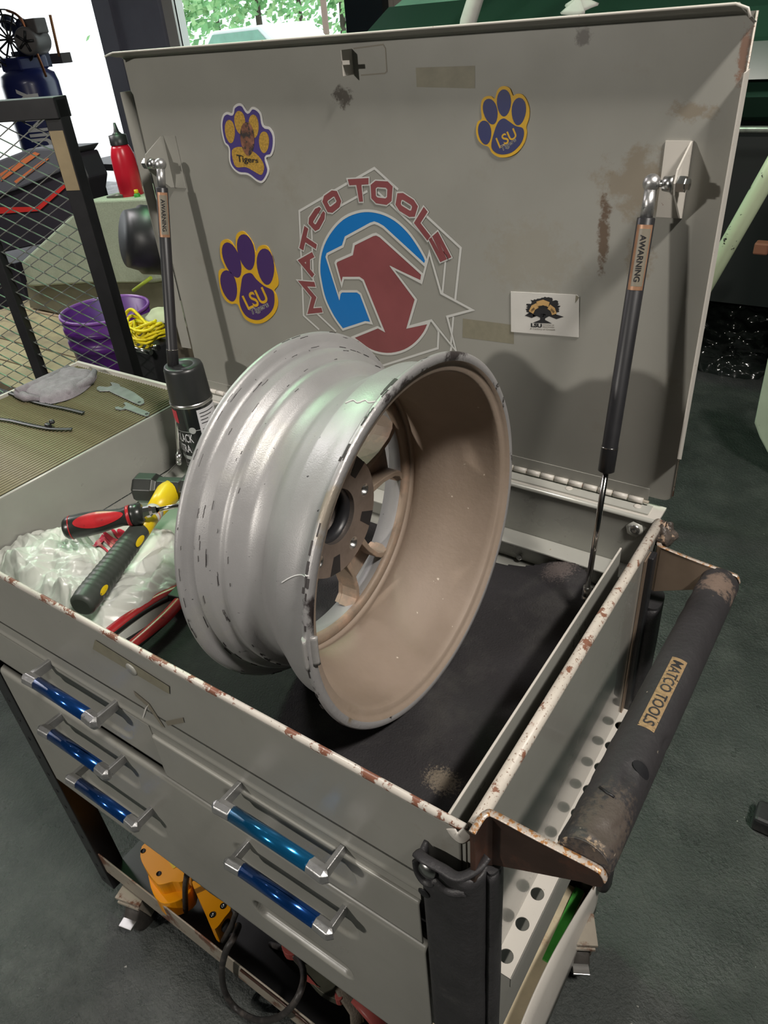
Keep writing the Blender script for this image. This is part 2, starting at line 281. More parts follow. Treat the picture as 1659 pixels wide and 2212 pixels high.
def thing(name, label, cat, loc=(0,0,0), group=None):
    o = bpy.data.objects.new(name, None); COL.objects.link(o); o.empty_display_size = 0.05; o['_loc'] = 0
    del o['_loc']
    return tag(o, label, cat, group)
def bez(pts, n=8, closed=False):
    """Catmull-Rom through points"""
    P_ = [Vector(p) for p in pts]; out = []; m = len(P_)
    rng = range(m) if closed else range(m-1)
    for i in rng:
        g = (lambda k: P_[k % m]) if closed else (lambda k: P_[max(0, min(m-1, k))])
        a, b, c, d = g(i-1), g(i), g(i+1), g(i+2)
        for k in range(n):
            t = k/n; out.append(0.5*((2*b) + (c-a)*t + (2*a-5*b+4*c-d)*t*t + (3*b-a-3*c+d)*t**3))
    if not closed: out.append(P_[-1])
    return out

# text: glyph meshes from the built-in font, mapped to any surface
_tc = {}
def glyph(txt, off=0.0):
    k = (txt, off)
    if k in _tc: return _tc[k]
    c = bpy.data.curves.new('t', 'FONT'); c.body = txt; c.offset = off; c.fill_mode = 'BOTH'; c.dimensions = '2D'; c.resolution_u = 4
    o = bpy.data.objects.new('t', c); COL.objects.link(o)
    dg = bpy.context.evaluated_depsgraph_get(); dg.update(); me = o.evaluated_get(dg).to_mesh()
    vs = [(v.co.x, v.co.y) for v in me.vertices]; fs = [tuple(p.vertices) for p in me.polygons]
    o.evaluated_get(dg).to_mesh_clear(); bpy.data.objects.remove(o); bpy.data.curves.remove(c)
    _tc[k] = (vs, fs); return vs, fs
def put_text(mb, txt, fn, mi=0, off=0.0, sub=0):
    """fn(u,v)->3-D point, u,v in 0..1 over the text box of the un-offset text"""
    v0, _ = glyph(txt, 0.0); vs, fs = glyph(txt, off)
    if sub:
        bm = bmesh.new(); bv = [bm.verts.new((x, y, 0)) for x, y in vs]
        for f_ in fs:
            try: bm.faces.new([bv[i] for i in f_])
            except ValueError: pass
        bmesh.ops.triangulate(bm, faces=bm.faces)
        for _ in range(sub):
            lg_ = [e for e in bm.edges if e.calc_length() > 0.10]
            if lg_: bmesh.ops.subdivide_edges(bm, edges=lg_, cuts=1); bmesh.ops.triangulate(bm, faces=bm.faces)
        bm.verts.index_update(); vs = [(v.co.x, v.co.y) for v in bm.verts]; fs = [tuple(v.index for v in f_.verts) for f_ in bm.faces]; bm.free()
    xs = [v[0] for v in v0]; ys = [v[1] for v in v0]; x0, x1, y0, y1 = min(xs), max(xs), min(ys), max(ys)
    mb.add([fn((x-x0)/(x1-x0), (y-y0)/(y1-y0)) for x, y in vs], fs, mi)
def quad(bl, br, tl, tr):
    bl, br, tl, tr = map(Vector, (bl, br, tl, tr))
    return lambda u, v: bl*(1-u)*(1-v) + br*u*(1-v) + tl*(1-u)*v + tr*u*v

exec_parts = []
# ================================================================== SETTING
def struct(o): o['kind'] = 'structure'; return o
struct(B().grid(lambda u, v: Vector((-16+22*u, -7+13.5*v, FLOOR)), 1, 1, smooth=False).build('floor', CONC))
struct(B().box((-16, -7, CEIL), (6, 6.4, CEIL+0.1)).build('ceiling', CEILM))
struct(B().box((6, -7, FLOOR), (6.1, 6.4, CEIL)).build('wall_right', WALLM))
struct(B().box((-16, -7.1, FLOOR), (6, -7, CEIL)).build('wall_front', WALLM))
struct(B().box((-16.1, -7, FLOOR), (-16, 3.5, CEIL)).build('wall_left', WALLM))
Y8 = 6.2
def xw(px, py=90, y=Y8): return U(px, py, 1, y)[0]
# back wall: pillars and frames between openings
xl0, xl1 = xw(196, 60), xw(262, 100)
xp1, xwin1, xd0, xd1 = xw(352, 60), xw(748, 60), xw(828, 50), xw(952, 50)
struct(B().box((xl1, Y8, FLOOR), (xp1, Y8+0.25, CEIL)).build('wall_back', PILLAR))
_q = [(xl0, Y8+0.55), (xl1-0.28, Y8+0.02), (xl1-0.24, Y8+0.3), (xl0+0.1, Y8+0.7)]
struct(B().hexa([(x, y, FLOOR) for x, y in _q], [(x, y, CEIL) for x, y in _q]).build('trim_1', PILLARL))
struct(B().box((xl1-0.30, Y8-0.03, FLOOR), (xl1, Y8+0.3, CEIL)).build('trim_2', PILLAR))
struct(B().box((xp1, Y8+0.05, FLOOR), (xp1+0.16, Y8+0.2, CEIL)).build('trim_3', M('white_frame', (0.75, 0.73, 0.68), 0.4)))
struct(B().box((xwin1, Y8, FLOOR), (xd0, Y8+0.25, CEIL)).build('trim_4', M('dark_frame', (0.010, 0.018, 0.022), 0.4)))
struct(B().box((xd1, Y8, FLOOR), (6, Y8+0.25, CEIL)).build('wall_back', M('dark_frame2', (0.012, 0.02, 0.024), 0.5)))
win = struct(B().box((xp1+0.16, Y8+0.08, FLOOR+0.9), (xwin1, Y8+0.10, CEIL)).build('window_1', GLASSW))
struct(B().box((xp1+0.16, Y8+0.0, FLOOR), (xwin1, Y8+0.2, FLOOR+0.9)).build('wall_back', WALLM))
# panelled door beyond the dark frame, with a glazed half
dr = struct(B().box((xd0, Y8+0.1, FLOOR), (xd1, Y8+0.14, CEIL)).build('door_1', DOORM))
wd = (xd1-xd0)
for k in range(2):
    a = xd0 + wd*(0.10+0.24*k)
    for zz in (-0.9, 0.28, 1.5):
        B().box((a, Y8+0.085, zz), (a+wd*0.16, Y8+0.1, zz+1.0)).build('door_panel', M('door_panel', (0.33, 0.30, 0.26), 0.5) if k == 0 and zz == -0.9 else DOORM, dr, bevel=0.012)
B().box((xd0+wd*0.66, Y8+0.07, -0.6), (xd0+wd*0.98, Y8+0.099, 1.6)).build('door_pane', M('bright_glass', (0.55, 0.68, 0.85), 0.2), dr)
# outside
tag(B().box((-60, Y8+0.3, FLOOR-0.06), (30, 60, FLOOR-0.02)).build('forecourt', OUTG), kind='structure')
def tree(px, y, h, rad, seed, label):
    c = U(px, 60, 1, y); t = thing('broadleaf_tree', label, 'tree', group='trees behind the forecourt')
    rnd = random.Random(seed)
    B().tube([(c[0], y, FLOOR), (c[0]+0.1, y, FLOOR+h*0.6)], [0.16, 0.08], 8).build('trunk', M('bark', (0.08, 0.06, 0.05), 0.9) if seed == 0 else bpy.data.materials['bark'], t)
    m = MB()
    for k in range(1500):
        p = Vector((rnd.gauss(0, rad*0.42), rnd.gauss(0, rad*0.3), rnd.gauss(h*0.62, h*0.22))); s_ = 0.10+rnd.random()*0.13
        a = Vector((rnd.uniform(-1, 1), rnd.uniform(-1, 1), rnd.uniform(-1, 1))).normalized(); b_ = a.orthogonal().normalized(); c_ = a.cross(b_)
        q = Vector((c[0], y, FLOOR)) + p
        if q.z < FLOOR: q.z = FLOOR + 0.2
        m.add([q+b_*s_, q+c_*s_*0.7, q-b_*s_, q-c_*s_*0.7], [(0, 1, 2, 3)])
    o = m.build('foliage', LEAFM, t); o['kind'] = 'stuff'
for i, (px, h, rad, lb) in enumerate([(380, 6, 3.2, 'green tree seen left in the garage window, beside the white frame'), (470, 8, 3.4, 'green tree second from left in the garage window'), (560, 7.5, 3.4, 'green tree in the middle of the garage window above the white car'), (650, 8, 3.6, 'bright green tree right of the middle of the garage window'), (740, 7, 3.4, 'green tree at the right edge of the garage window')]):
    tree(px, 22+9*(i % 2)+2*i, h*0.9, rad*0.8, i, lb)
_p = U(702, 40, 1, 20)
tag(B().tube([(_p[0], 20, FLOOR), (_p[0], 20, 6)], 0.09, 10).build('utility_pole', M('pole_wood', (0.25, 0.17, 0.14), 0.8)), 'brown utility pole standing outside the garage window', 'pole')
# white car outside
cp = U(510, 100, 1, 13); ct = thing('white_car', 'white car parked outside the garage window', 'car')
hull = [(-2.2,0.35),(-2.25,0.75),(-1.9,0.95),(-1.2,1.02),(-0.7,1.42),(0.75,1.45),(1.35,1.05),(2.1,0.9),(2.25,0.7),(2.2,0.35)]
m = MB(); m.poly([[Vector((cp[0]+x, 13.0, FLOOR+z*1.13)) for x, z in hull]], (0, 1.7, 0)); m.build('body', WCAR, ct, bevel=0.09, seg=3)
B().poly([[Vector((cp[0]+x, 12.99, FLOOR+z*1.13)) for x, z in [(-1.0,1.05),(-0.62,1.36),(0.68,1.38),(1.1,1.05)]]], (0, -0.01, 0)).build('side_window', GLASSG, ct)
for x in (-1.35, 1.4):
    B().lathe([(0, 0.001), (0, 0.33), (0.2, 0.33), (0.2, 0.001)], (cp[0]+x, 12.95, FLOOR+0.33), (0, 1, 0), 24).build('wheel', BLACK, ct)
# ceiling lamps that give the light
for k, (lx, ly, sx, sy, lb) in enumerate([(1.45, -0.12, 0.55, 0.25, 'ceiling lamp above and right of the cart'), (-4.3, 0.6, 0.4, 1.8, 'long ceiling lamp far left of the cart'), (-2.2, 1.3, 0.25, 1.7, 'long ceiling lamp over the purple bucket')]):
    t = thing('ceiling_lamp', lb, 'lamp')
    B().box((lx-sx/2-0.04, ly-sy/2-0.04, 2.66), (lx+sx/2+0.04, ly+sy/2+0.04, CEIL)).build('housing', M('lamp_housing', (0.5, 0.5, 0.5), 0.5) if k == 0 else bpy.data.materials['lamp_housing'], t)
    B().box((lx-sx/2, ly-sy/2, 2.64), (lx+sx/2, ly+sy/2, 2.66)).build('diffuser', LAMPM, t)
# ================================================================== TOOL CART
cart = thing('tool_cart', 'grey steel tool cart with open lid, blue drawer pulls and black handle bar', 'tool cart')
X0, X1, YB, YL = -0.890, 0.0, 0.52, 0.55      # left rim, right rim, back rim, lid plane
ZT = -0.116                                   # tray floor
# --- tray
B().box((X0, 0.0, ZT-0.006), (X1, YB, ZT-0.002)).build('tray_floor', TRAYIN, cart)
B().box((X0, YB, ZT), (X1, YB+0.004, -0.006)).build('back_wall', TRAYIN, cart)
B().box((X0-0.004, 0.004, ZT), (X0, YB, -0.003)).build('left_wall', TRAYIN, cart)
B().box((X0, 0.0015, ZT), (X1, 0.004, -0.006)).build('front_wall', TRAYIN, cart)
# back ledge and its lower riser with a screw
m = B(); m.hexa([(X0, YB, -0.085), (X0, 0.480, -0.079), (X0, 0.480, -0.083), (X0, YB, -0.089)], [(X1-0.02, YB, -0.085), (X1-0.02, 0.480, -0.079), (X1-0.02, 0.480, -0.083), (X1-0.02, YB, -0.089)])
m.build('back_ledge', LEDGE, cart, bevel=0.0015)
B().hexa([(X0, 0.484, -0.083), (X0, 0.494, ZT), (X0, 0.497, ZT), (X0, 0.487, -0.083)], [(X1-0.02, 0.484, -0.083), (X1-0.02, 0.494, ZT), (X1-0.02, 0.497, ZT), (X1-0.02, 0.487, -0.083)]).build('ledge_riser', TRAYIN, cart)
def screw(name, p, ax, r, mat, par, h=0.003):
    ax = Vector(ax).normalized(); p = Vector(p)
    o = B().lathe([(0, 0.0), (0, r), (h*0.5, r*0.95), (h, r*0.55), (h*0.75, r*0.3), (h*0.4, 0.0)], p, ax, 16).build(name, mat, par); return o
screw('screw', U(1122, 1204, 1, 0.488), (0, -1, 0.3), 0.0045, STEEL, cart)
_p = U(1372, 1142, 1, YB); screw('bolt', _p, (0, -1, 0), 0.008, STEEL, cart, 0.006)
B().lathe([(0, 0.001), (0, 0.0125), (0.003, 0.0125), (0.003, 0.001)], _p, (0, -1, 0), 6).build('bolt_flange', LEDGE, cart)
# right channel: liner sheet and outer wall
m = B(); m.box((-0.024, 0.008, ZT), (-0.0215, 0.455, -0.014)); m.build('right_liner', TRAYIN, cart)
m = B(); m.box((-0.0240, 0.006, -0.0148), (-0.0214, 0.457, -0.0122)); m.build('liner_edge', PALE, cart, bevel=0.0008)
SIDEP = M('side_gloss_paint', (0.31, 0.30, 0.268), 0.2, 0, 0.06, 7, 0.03, 40, col2=(0.27, 0.25, 0.20), c2scale=9, c2lo=0.6, c2hi=0.8, col3=(0.07, 0.06, 0.05), c3scale=170, c3lo=0.77, c3hi=0.79, spec=0.9, coat=0.4)
B().box((0.001, 0.003, -0.312), (0.009, YB-0.002, -0.008)).build('right_panel', SIDEP, cart)
# rims
B().tube([(X0, 0.003, -0.004), (-0.4, 0.003, -0.004), (0.0, 0.003, -0.004)], [(0.0035, 0.0055)]*3, 12, flat=(0, 1, 0)).build('front_rim', CHIP, cart)
B().tube([(0.005, 0.008, -0.004), (0.005, 0.2, -0.004), (0.005, 0.4, -0.004), (0.005, YB, -0.003)], [(0.0065, 0.0065)]*4, 14).build('right_rim', CHIPR, cart)
B().tube([(X0, YB, -0.004), (-0.4, YB, -0.004), (0.0, YB, -0.004)], 0.0035, 10).build('back_rim', LEDGE, cart)
m = B(); m.tube([(X0-0.003, 0.0, -0.002), (X0-0.003, YB, -0.002)], 0.002, 8); m.build('left_rim', LEDGE, cart)
# corner hook of folded sheet
c = Vector((0.003, -0.001, -0.004))
B().tube(bez([c+Vector((-0.014, -0.003, 0)), c+Vector((-0.010, -0.004, -0.004)), c+Vector((-0.004, -0.004, -0.004)), c+Vector((0.0, 0.002, 0.0))], 5), [(0.0011, 0.0065)]*16, 8, flat=(0, 1, 0)).build('corner_fold', PALE, cart)
# --- hinge
B().box((-0.868, YB+0.001, -0.004), (0.004, YL+0.006, -0.001)).build('hinge_shelf', PALE, cart)
hz = 0.010
B().box((-0.865, YB+0.006, -0.001), (-0.012, YL-0.002, 0.0015)).build('hinge_leaf', LEDGE, cart)
kn = None; kx = -0.862; first = None
while kx < -0.03:
    if kn is None:
        kn = B().tube([(0, YL-0.004, 0.0065), (0.0195, YL-0.004, 0.0065)], 0.0042, 10).build('hinge_knuckle', PALE, cart); o = kn
    else: o = kn.copy(); COL.objects.link(o); o.parent = cart
    o.location.x = kx; kx += 0.0215
B().tube([(-0.865, YL-0.004, 0.0065), (-0.018, YL-0.004, 0.0065)], 0.0024, 8).build('hinge_pin', RUSTY, cart)
rv = None
for k in range(9):
    x = -0.030 - k*0.098
    if rv is None: rv = screw('rivet', (0, YB+0.018, 0.0014), (0, 0, 1), 0.0055, PALE, cart, 0.0015); o = rv
    else: o = rv.copy(); COL.objects.link(o); o.parent = cart
    o.location.x = x
# --- lid
LX0, LX1, LZ0, LZ1 = -0.891, 0.0115, 0.0135, 0.562
lid = B()
def rc(cx, cz, r, a0, a1, n=5): return [(cx+r*math.cos(math.radians(a0+(a1-a0)*i/n)), cz+r*math.sin(math.radians(a0+(a1-a0)*i/n))) for i in range(n+1)]
out = rc(LX0+0.015, LZ0+0.012, 0.012, 180, 270) + rc(LX1-0.014, LZ0+0.013, 0.013, 270, 360) + [(LX1, LZ1-0.006), (LX0, LZ1-0.006)]
lid.poly([[Vector((x, YL, z)) for x, z in out]], (0, 0.0016, 0))
lido = lid.build('lid', LIDM, cart)
m = B(); m.box((-0.865, YL-0.0018, 0.0085), (-0.020, YL-0.0002, 0.026)); m.build('lid_hinge_leaf', PAINT, lido)
m = B()   # top flange with rolled lip, extending past the left end
def tf(u, v):
    x = LX0-0.002 + (LX1-LX0+0.002)*u
    y, z = [(YL+0.0016, LZ1-0.008), (YL, LZ1-0.0045), (YL-0.012, LZ1-0.002), (YL-0.029, LZ1+0.0022), (YL-0.031, LZ1+0.0005)][int(round(v*4))]
    if u > 0.985: z -= 0.010*((u-0.985)/0.015)**2
    if u < 0.02: z -= 0.004*((0.02-u)/0.02)**1.5*(v)
    return Vector((x, y, z))
m.grid(tf, 80, 4); m.build('top_flange', LIDM, lido, solid=0.0014)
m = B(); m.tube([(LX0-0.002, YL-0.031, LZ1-0.003), (LX0+0.018, YL-0.031, LZ1+0.001), (-0.4, YL-0.031, LZ1+0.001), (LX1-0.014, YL-0.031, LZ1+0.001), (LX1-0.003, YL-0.031, LZ1-0.003), (LX1, YL-0.031, LZ1-0.010)], 0.0013, 8); m.build('top_flange_edge', PALE, lido)
B().hexa([(LX0, YL-0.020, 0.511), (LX0, YL, 0.511), (LX0, YL, 0.085), (LX0, YL-0.020, 0.095)], [(LX0-0.0015, YL-0.020, 0.511), (LX0-0.0015, YL, 0.511), (LX0-0.0015, YL, 0.085), (LX0-0.0015, YL-0.020, 0.095)]).build('side_flange', LIDM, lido)
B().hexa([(LX1, YL-0.018, 0.508), (LX1, YL, 0.510), (LX1, YL, 0.080), (LX1, YL-0.018, 0.090)], [(LX1+0.0015, YL-0.018, 0.508), (LX1+0.0015, YL, 0.510), (LX1+0.0015, YL, 0.080), (LX1+0.0015, YL-0.018, 0.090)]).build('side_flange', PALE, lido)
B().tube([(LX1-0.001, YL-0.0005, LZ0+0.01), (LX1-0.001, YL-0.0005, LZ1-0.006)], 0.0010, 6).build('worn_edge', CHIPR, lido)
# latch: bent tab in front of a punched outline
a = U(758, 103, 1, YL); b = U(836, 158, 1, YL)
m = B(); m.ribbon([(p[0], YL-0.0003, p[1]) for p in ((a[0]+0.004, a[2]-0.001), (b[0]-0.003, a[2]+0.001), (b[0], a[2]-0.003), (b[0], b[2]+0.002), (b[0]-0.003, b[2]), (a[0]+0.012, b[2]-0.001))], 0.0014, (0, -1, 0), closed=False); m.build('latch_outline', WARN2, lido)
m = B(); m.box((a[0], YL-0.022, b[2]), (a[0]+0.0016, YL, a[2]-0.001)); m.box((a[0], YL-0.022, b[2]+0.012), (a[0]+0.012, YL-0.0205, a[2]-0.012)); m.build('latch_tab', PALE, lido, bevel=0.0006)
# old tape marks
for q in (((898, 146), (1026, 142), (1026, 191), (900, 188)), ((1000, 688), (1110, 702), (1110, 743), (999, 729))):
    B().poly([[U(x, y, 1, YL-0.0002) for x, y in q]]).build('tape_residue', TAPE, lido)

# --- printed logo on the lid (flat print)
YD = YL - 0.0004
def Lz(zx, zy, lift=0.0): return U(620+0.26522*zx, 330+0.26522*zy, 1, YD - lift)
lg = B()
def LP(pts, lift=0): return [Lz(x, y, lift) for x, y in pts]
blue = bez(LP([(455,1440),(380,1335),(310,1190),(275,1040),(264,940),(278,810),(325,690),(405,580),(500,508),(630,472),(760,488),(880,545),(985,640),(1065,750),(1120,845)], 0.0001), 4) + LP([(1135,880),(1122,915),(785,605),(742,580),(712,570),(680,580),(478,690),(455,762),(330,825),(322,850),(425,1180),(430,1142),(445,1128),(570,1128),(600,1150),(690,1388),(640,1380)], 0.0001)
red = LP([(545,745),(700,668),(727,662),(760,680),(1103,990),(1093,1050),(855,938),(1050,1195),(985,1420)], 0.0001) + bez(LP([(1158,1382),(1120,1465),(1050,1550),(960,1610),(850,1638),(750,1630),(670,1600),(600,1550),(535,1503)], 0.0001), 3) + LP([(740,1420),(785,1445),(620,1040),(590,1020),(460,1020),(445,1080),(395,900),(405,880),(530,825)], 0.0001)
lg.poly([blue], mi=1); lg.poly([red], mi=2)
for kk, pl in enumerate((blue, red)): lg.ribbon([p + Vector((0, -0.0002-0.00003*kk, 0)) for p in pl], 0.0036, (0, -1, 0))
star = LP([(855,935),(1095,1058),(1160,812),(1255,1143),(1510,1280),(1305,1335),(1378,1615),(1177,1366),(985,1420),(1052,1196)], 0.0004)
lg.ribbon(star, 0.0035, (0, -1, 0))
wln = [0]
def wline(pts, w=0.0033, c=False):
    wln[0] += 1; lg.ribbon(LP(pts, 0.00003+0.000012*wln[0]), w, (0, -1, 0), closed=c)
wline([(262,1440),(135,1325),(100,475),(500,243)]); wline([(560,212),(712,125),(905,300)]); wline([(1130,510),(1415,775),(1370,1195)])
wline([(1180,1370),(1235,1452),(1228,1592),(775,1735)]); wline([(1345,1560),(1330,1625)]); wline([(1355,1335),(1335,1560)], 0.003)
wline([(400,1455),(235,1300)]); wline([(215,1060),(200,600)], 0.003); wline([(330,490),(655,312)], 0.003); wline([(740,320),(1130,690)], 0.003); wline([(1296,830),(1266,1140)], 0.003)
letters = [('M',(290,1300),(222,1052),(180,1312),(103,1042)), ('A',(217,1012),(217,822),(100,985),(97,770)), ('T',(222,850),(258,680),(100,775),(142,595)), ('C',(245,655),(325,505),(160,560),(250,425)), ('O',(345,510),(455,420),(275,370),(395,285)),
           ('T',(545,400),(665,395),(495,215),(665,205)), ('O',(690,405),(850,430),(680,225),(865,235)), ('O',(880,450),(1035,545),(905,300),(1075,410)), ('L',(1035,570),(1145,715),(1115,440),(1235,590)), ('S',(1155,705),(1250,890),(1230,640),(1340,850))]
STK = {'M': [([(0,0),(0,1),(0.5,0.25),(1,1),(1,0)], 0)], 'A': [([(0,0),(0.5,1),(1,0)], 0), ([(0.2,0.34),(0.8,0.34)], 0)], 'T': [([(0,1),(1,1)], 0), ([(0.5,0),(0.5,1)], 0)],
       'C': [([(1,0.68),(1,0.82),(0.82,1),(0.18,1),(0,0.82),(0,0.18),(0.18,0),(0.82,0),(1,0.18),(1,0.32)], 0)], 'O': [([(0.2,0),(0.8,0),(1,0.18),(1,0.82),(0.8,1),(0.2,1),(0,0.82),(0,0.18)], 1)],
       'L': [([(0,1),(0,0),(1,0)], 0)], 'S': [([(1,0.80),(1,1),(0,1),(0,0.56),(1,0.44),(1,0),(0,0),(0,0.20)], 0)]}
cnt_ = 0
for ch, bl, br, tl, tr in letters:
    for grow, mi, lift in ((1, 0, 0.0003), (0, 2, 0.0005)):
        q = [Lz(p[0], p[1], lift) for p in (bl, br, tl, tr)]; W_ = ((q[1]-q[0]).length+(q[3]-q[2]).length)/2; Hh = ((q[2]-q[0]).length+(q[3]-q[1]).length)/2
        sw0 = 0.0060 if ch == 'S' else 0.0080; cnt_ += 1; iu, iv = sw0/2/W_, sw0/2/Hh
        for path, cl_ in STK[ch]:
            pp_ = [Vector(((iu+(1-2*iu)*x)*W_, (iv+(1-2*iv)*y)*Hh, 0)) for x, y in path]
            if not cl_:
                e = sw0/2 + (0.0017 if grow else 0)
                if (ch == 'A' and len(path) == 2) or ch in 'CS': e = 0.001 if grow else 0
                pp_[0] = pp_[0]+(pp_[0]-pp_[1]).normalized()*e; pp_[-1] = pp_[-1]+(pp_[-1]-pp_[-2]).normalized()*e
            t_ = MB(); t_.ribbon(pp_, sw0+(0.0034 if grow else 0), (0, 0, 1), closed=bool(cl_)); fq = quad(*q)
            cnt_ += 1; lg.add([fq(v[0]/W_, v[1]/Hh)+Vector((0, -0.000012*cnt_, 0)) for v in t_.v], t_.f, mi)
lg.build('printed_logo', [LOGOW, LOGOB, LOGOR], lido, merge=False)

# --- lid struts
def strut(s, xs, par_label):
    """s=+1 right strut, -1 left strut; ball above, rod end below"""
    top = Vector((xs, 0.510, 0.414)); bot = Vector((xs+0.011*s, 0.402, -0.064)) if s > 0 else Vector((xs, 0.40, -0.064))
    d = (bot-top).normalized()
    body = B(); st = top + d*0.033
    body.tube([st, st+d*0.001, top+d*0.285, top+d*0.286, top+d*0.287, top+d*0.316, top+d*0.318], [0.0085, 0.0093, 0.0093, 0.0098, 0.0098, 0.0098, 0.007], 20)
    so = body.build('gas_strut', BLACK, lido)
    B().tube([top+d*0.2855, top+d*0.2868], 0.01, 20).build('strut_ring', CHROME, so)
    B().tube([top+d*0.316, bot], 0.0036, 12).build('rod', CHROME, so)
    m = B(); m.sphere(top, 0.0092, 20); m.tube([top+d*0.006, top+d*0.034], 0.0065, 14); m.build('ball_socket', CAST, so)
    # bracket: base flat on the lid, triangular wing
    bx = xs + s*0.026
    mm = B(); mm.box((min(bx, bx-s*0.028), YL-0.002, 0.372), (max(bx, bx-s*0.028), YL-0.0003, 0.448))
    mm.hexa([(bx, YL, 0.448), (bx, YL-0.006, 0.448), (bx, 0.506, 0.428), (bx, 0.501, 0.416), (bx, 0.506, 0.404), (bx, YL-0.010, 0.374), (bx, YL, 0.372)], [(bx-s*0.0018, YL, 0.448), (bx-s*0.0018, YL-0.006, 0.448), (bx-s*0.0018, 0.506, 0.428), (bx-s*0.0018, 0.501, 0.416), (bx-s*0.0018, 0.506, 0.404), (bx-s*0.0018, YL-0.010, 0.374), (bx-s*0.0018, YL, 0.372)])
    mm.build('strut_bracket', PALE if s > 0 else PAINT, lido)
    m = B(); m.tube([top, top+Vector((s*0.024, 0, 0))], 0.0035, 10); m.lathe([(0.012, 0.001), (0.012, 0.007), (0.018, 0.008), (0.022, 0.0085), (0.024, 0.001)], top, (s, 0, 0), 16)
    m.lathe([(0.0265, 0.001), (0.0265, 0.0085), (0.034, 0.0085), (0.0345, 0.006), (0.038, 0.006), (0.038, 0.001)], top, (s, 0, 0), 6, smooth=False); m.build('ball_stud', STEEL, so)
    # lower end fitting and bracket on the liner
    m = B(); m.tube([bot-d*0.016, bot-d*0.002], 0.0055, 12); m.sphere(bot, 0.006, 14); m.build('rod_end', STEEL, so)
    # label
    m = B(); ax = d; fr = (CAM-(top+d*0.07)); fr = (fr-fr.dot(ax)*ax).normalized(); sd = ax.cross(fr)
    def cy(r, a, l): return top + ax*l + (fr*math.cos(a)+sd*math.sin(a))*r
    m.grid(lambda u, v: cy(0.00955, -0.95+1.9*u, 0.040+0.066*v), 14, 2, 0)
    m.grid(lambda u, v: cy(0.0097, -0.75+1.3*u, 0.044+0.058*v), 12, 2, 1)
    # long axis text, reading downwards
    put_text(m, 'AWARNING', lambda u, v: cy(0.0100, 0.30-0.62*v, 0.050+0.047*u), 2, 0.02, 4)
    m.build('warning_label', [WARN, WARN2, INK], so, merge=False)
    return so
strut(1, -0.055, ''); strut(-1, -0.812, '')
m = B(); m.box((-0.0405, 0.385, -0.086), (-0.0245, 0.420, -0.070)); m.tube([(-0.044, 0.402, -0.064), (-0.024, 0.402, -0.064)], 0.004, 10); m.build('lower_strut_bracket', STEEL, cart, bevel=0.001)

# --- front: top panel and drawers
def pill(x, z, xa, xb, zc, hh, soft=0.0055):
    cx = min(max(x, xa), xb); d = math.hypot(x-cx, z-zc) - hh
    t = min(1, max(0, (-d)/soft)); return t*t*(3-2*t)
def front(name, x0, x1, z0, z1, pills, mat, roll=0.0, crease=None, y=0.0, par=None, step=0.0025):
    nu = max(2, int((x1-x0)/step)); nv = max(2, int((z1-z0)/step))
    def fn(u, v):
        x = x0+(x1-x0)*u; z = z0+(z1-z0)*v; yy = y
        for p in pills: yy += (p[5] if len(p) > 5 else 0.010)*pill(x, z, *p[:5])
        if roll and z > z1-roll: t = (z-(z1-roll))/roll; yy += roll*(1-math.sqrt(max(0, 1-t*t)))
        if crease:
            for cz, amp, wd_ in crease: yy -= amp*math.exp(-((z-cz)/wd_)**2)
        e = min(x-x0, x1-x)
        return Vector((x, yy, z))
    return B().grid(fn, nu, nv).build(name, mat, par if par is not None else cart, solid=0.0015)
front('front_panel', X0, -0.004, -0.152, -0.006, [], PAINT, crease=[(-0.149, 0.0022, 0.004)], step=0.003)
def pull(dr_, xa, xb, z, mat):
    """bar handle with cast ends, standing 35 mm off the drawer"""
    yb = -0.034
    for x, s_ in ((xa, 1), (xb, -1)):
        m = MB()
        m.tube([(x-s_*0.002, 0.013, z), (x-s_*0.002, yb+0.002, z)], [(0.0030, 0.0070), (0.0034, 0.0078)], 4, smooth=False, flat=(1, 0, 0))
        m.tube([(x-s_*0.0062, yb+0.001, z), (x-s_*0.004, yb-0.001, z), (x+s_*0.017, yb, z)], [(0.008, 0.0095), (0.0102, 0.0116), (0.0098, 0.0108)], 8, smooth=False)
        h = m.build('handle_end', CAST, dr_, bevel=0.001)
    B().tube([(xa+0.016, yb, z), (xb-0.016, yb, z)], 0.0092, 20).build('handle_grip', mat, dr_)['label'] = 'metallic blue handle grip'
    return h
rec = lambda q, dz, hh=0.030: (q[0]-0.012, q[1]-0.012, q[2]-dz, hh, 0.008, 0.0035)
h = [(-0.672, -0.528, -0.149), (-0.713, -0.566, -0.284), (-0.702, -0.548, -0.396), (-0.300, -0.152, -0.159), (-0.318, -0.165, -0.292)]
d1 = front('drawer', X0+0.012, -0.463, -0.236, -0.153, [rec(h[0], 0.046, 0.027)], PAINT, y=-0.0015)
d2 = front('drawer', -0.460, -0.052, -0.250, -0.166, [rec(h[3], 0.046, 0.029)], PAINT, roll=0.004, y=-0.005)
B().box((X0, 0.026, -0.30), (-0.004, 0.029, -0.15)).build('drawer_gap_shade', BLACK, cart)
B().box((-0.462, -0.001, -0.168), (-0.052, 0.004, -0.150)).build('drawer_rail', PAINT, cart)
d3 = front('drawer', X0+0.014, -0.050, -0.556, -0.262, [rec(h[1], 0.046), rec(h[2], 0.046), rec(h[4], 0.046), (-0.335, -0.195, -0.478, 0.021)], PAINT, roll=0.010, y=-0.004)
for dd_, hh_, mm_ in ((d1, h[0], BLUE), (d2, h[3], BLUET), (d3, h[1], BLUE), (d3, h[2], BLUE), (d3, h[4], BLUE)): pull(dd_, *hh_, mm_)
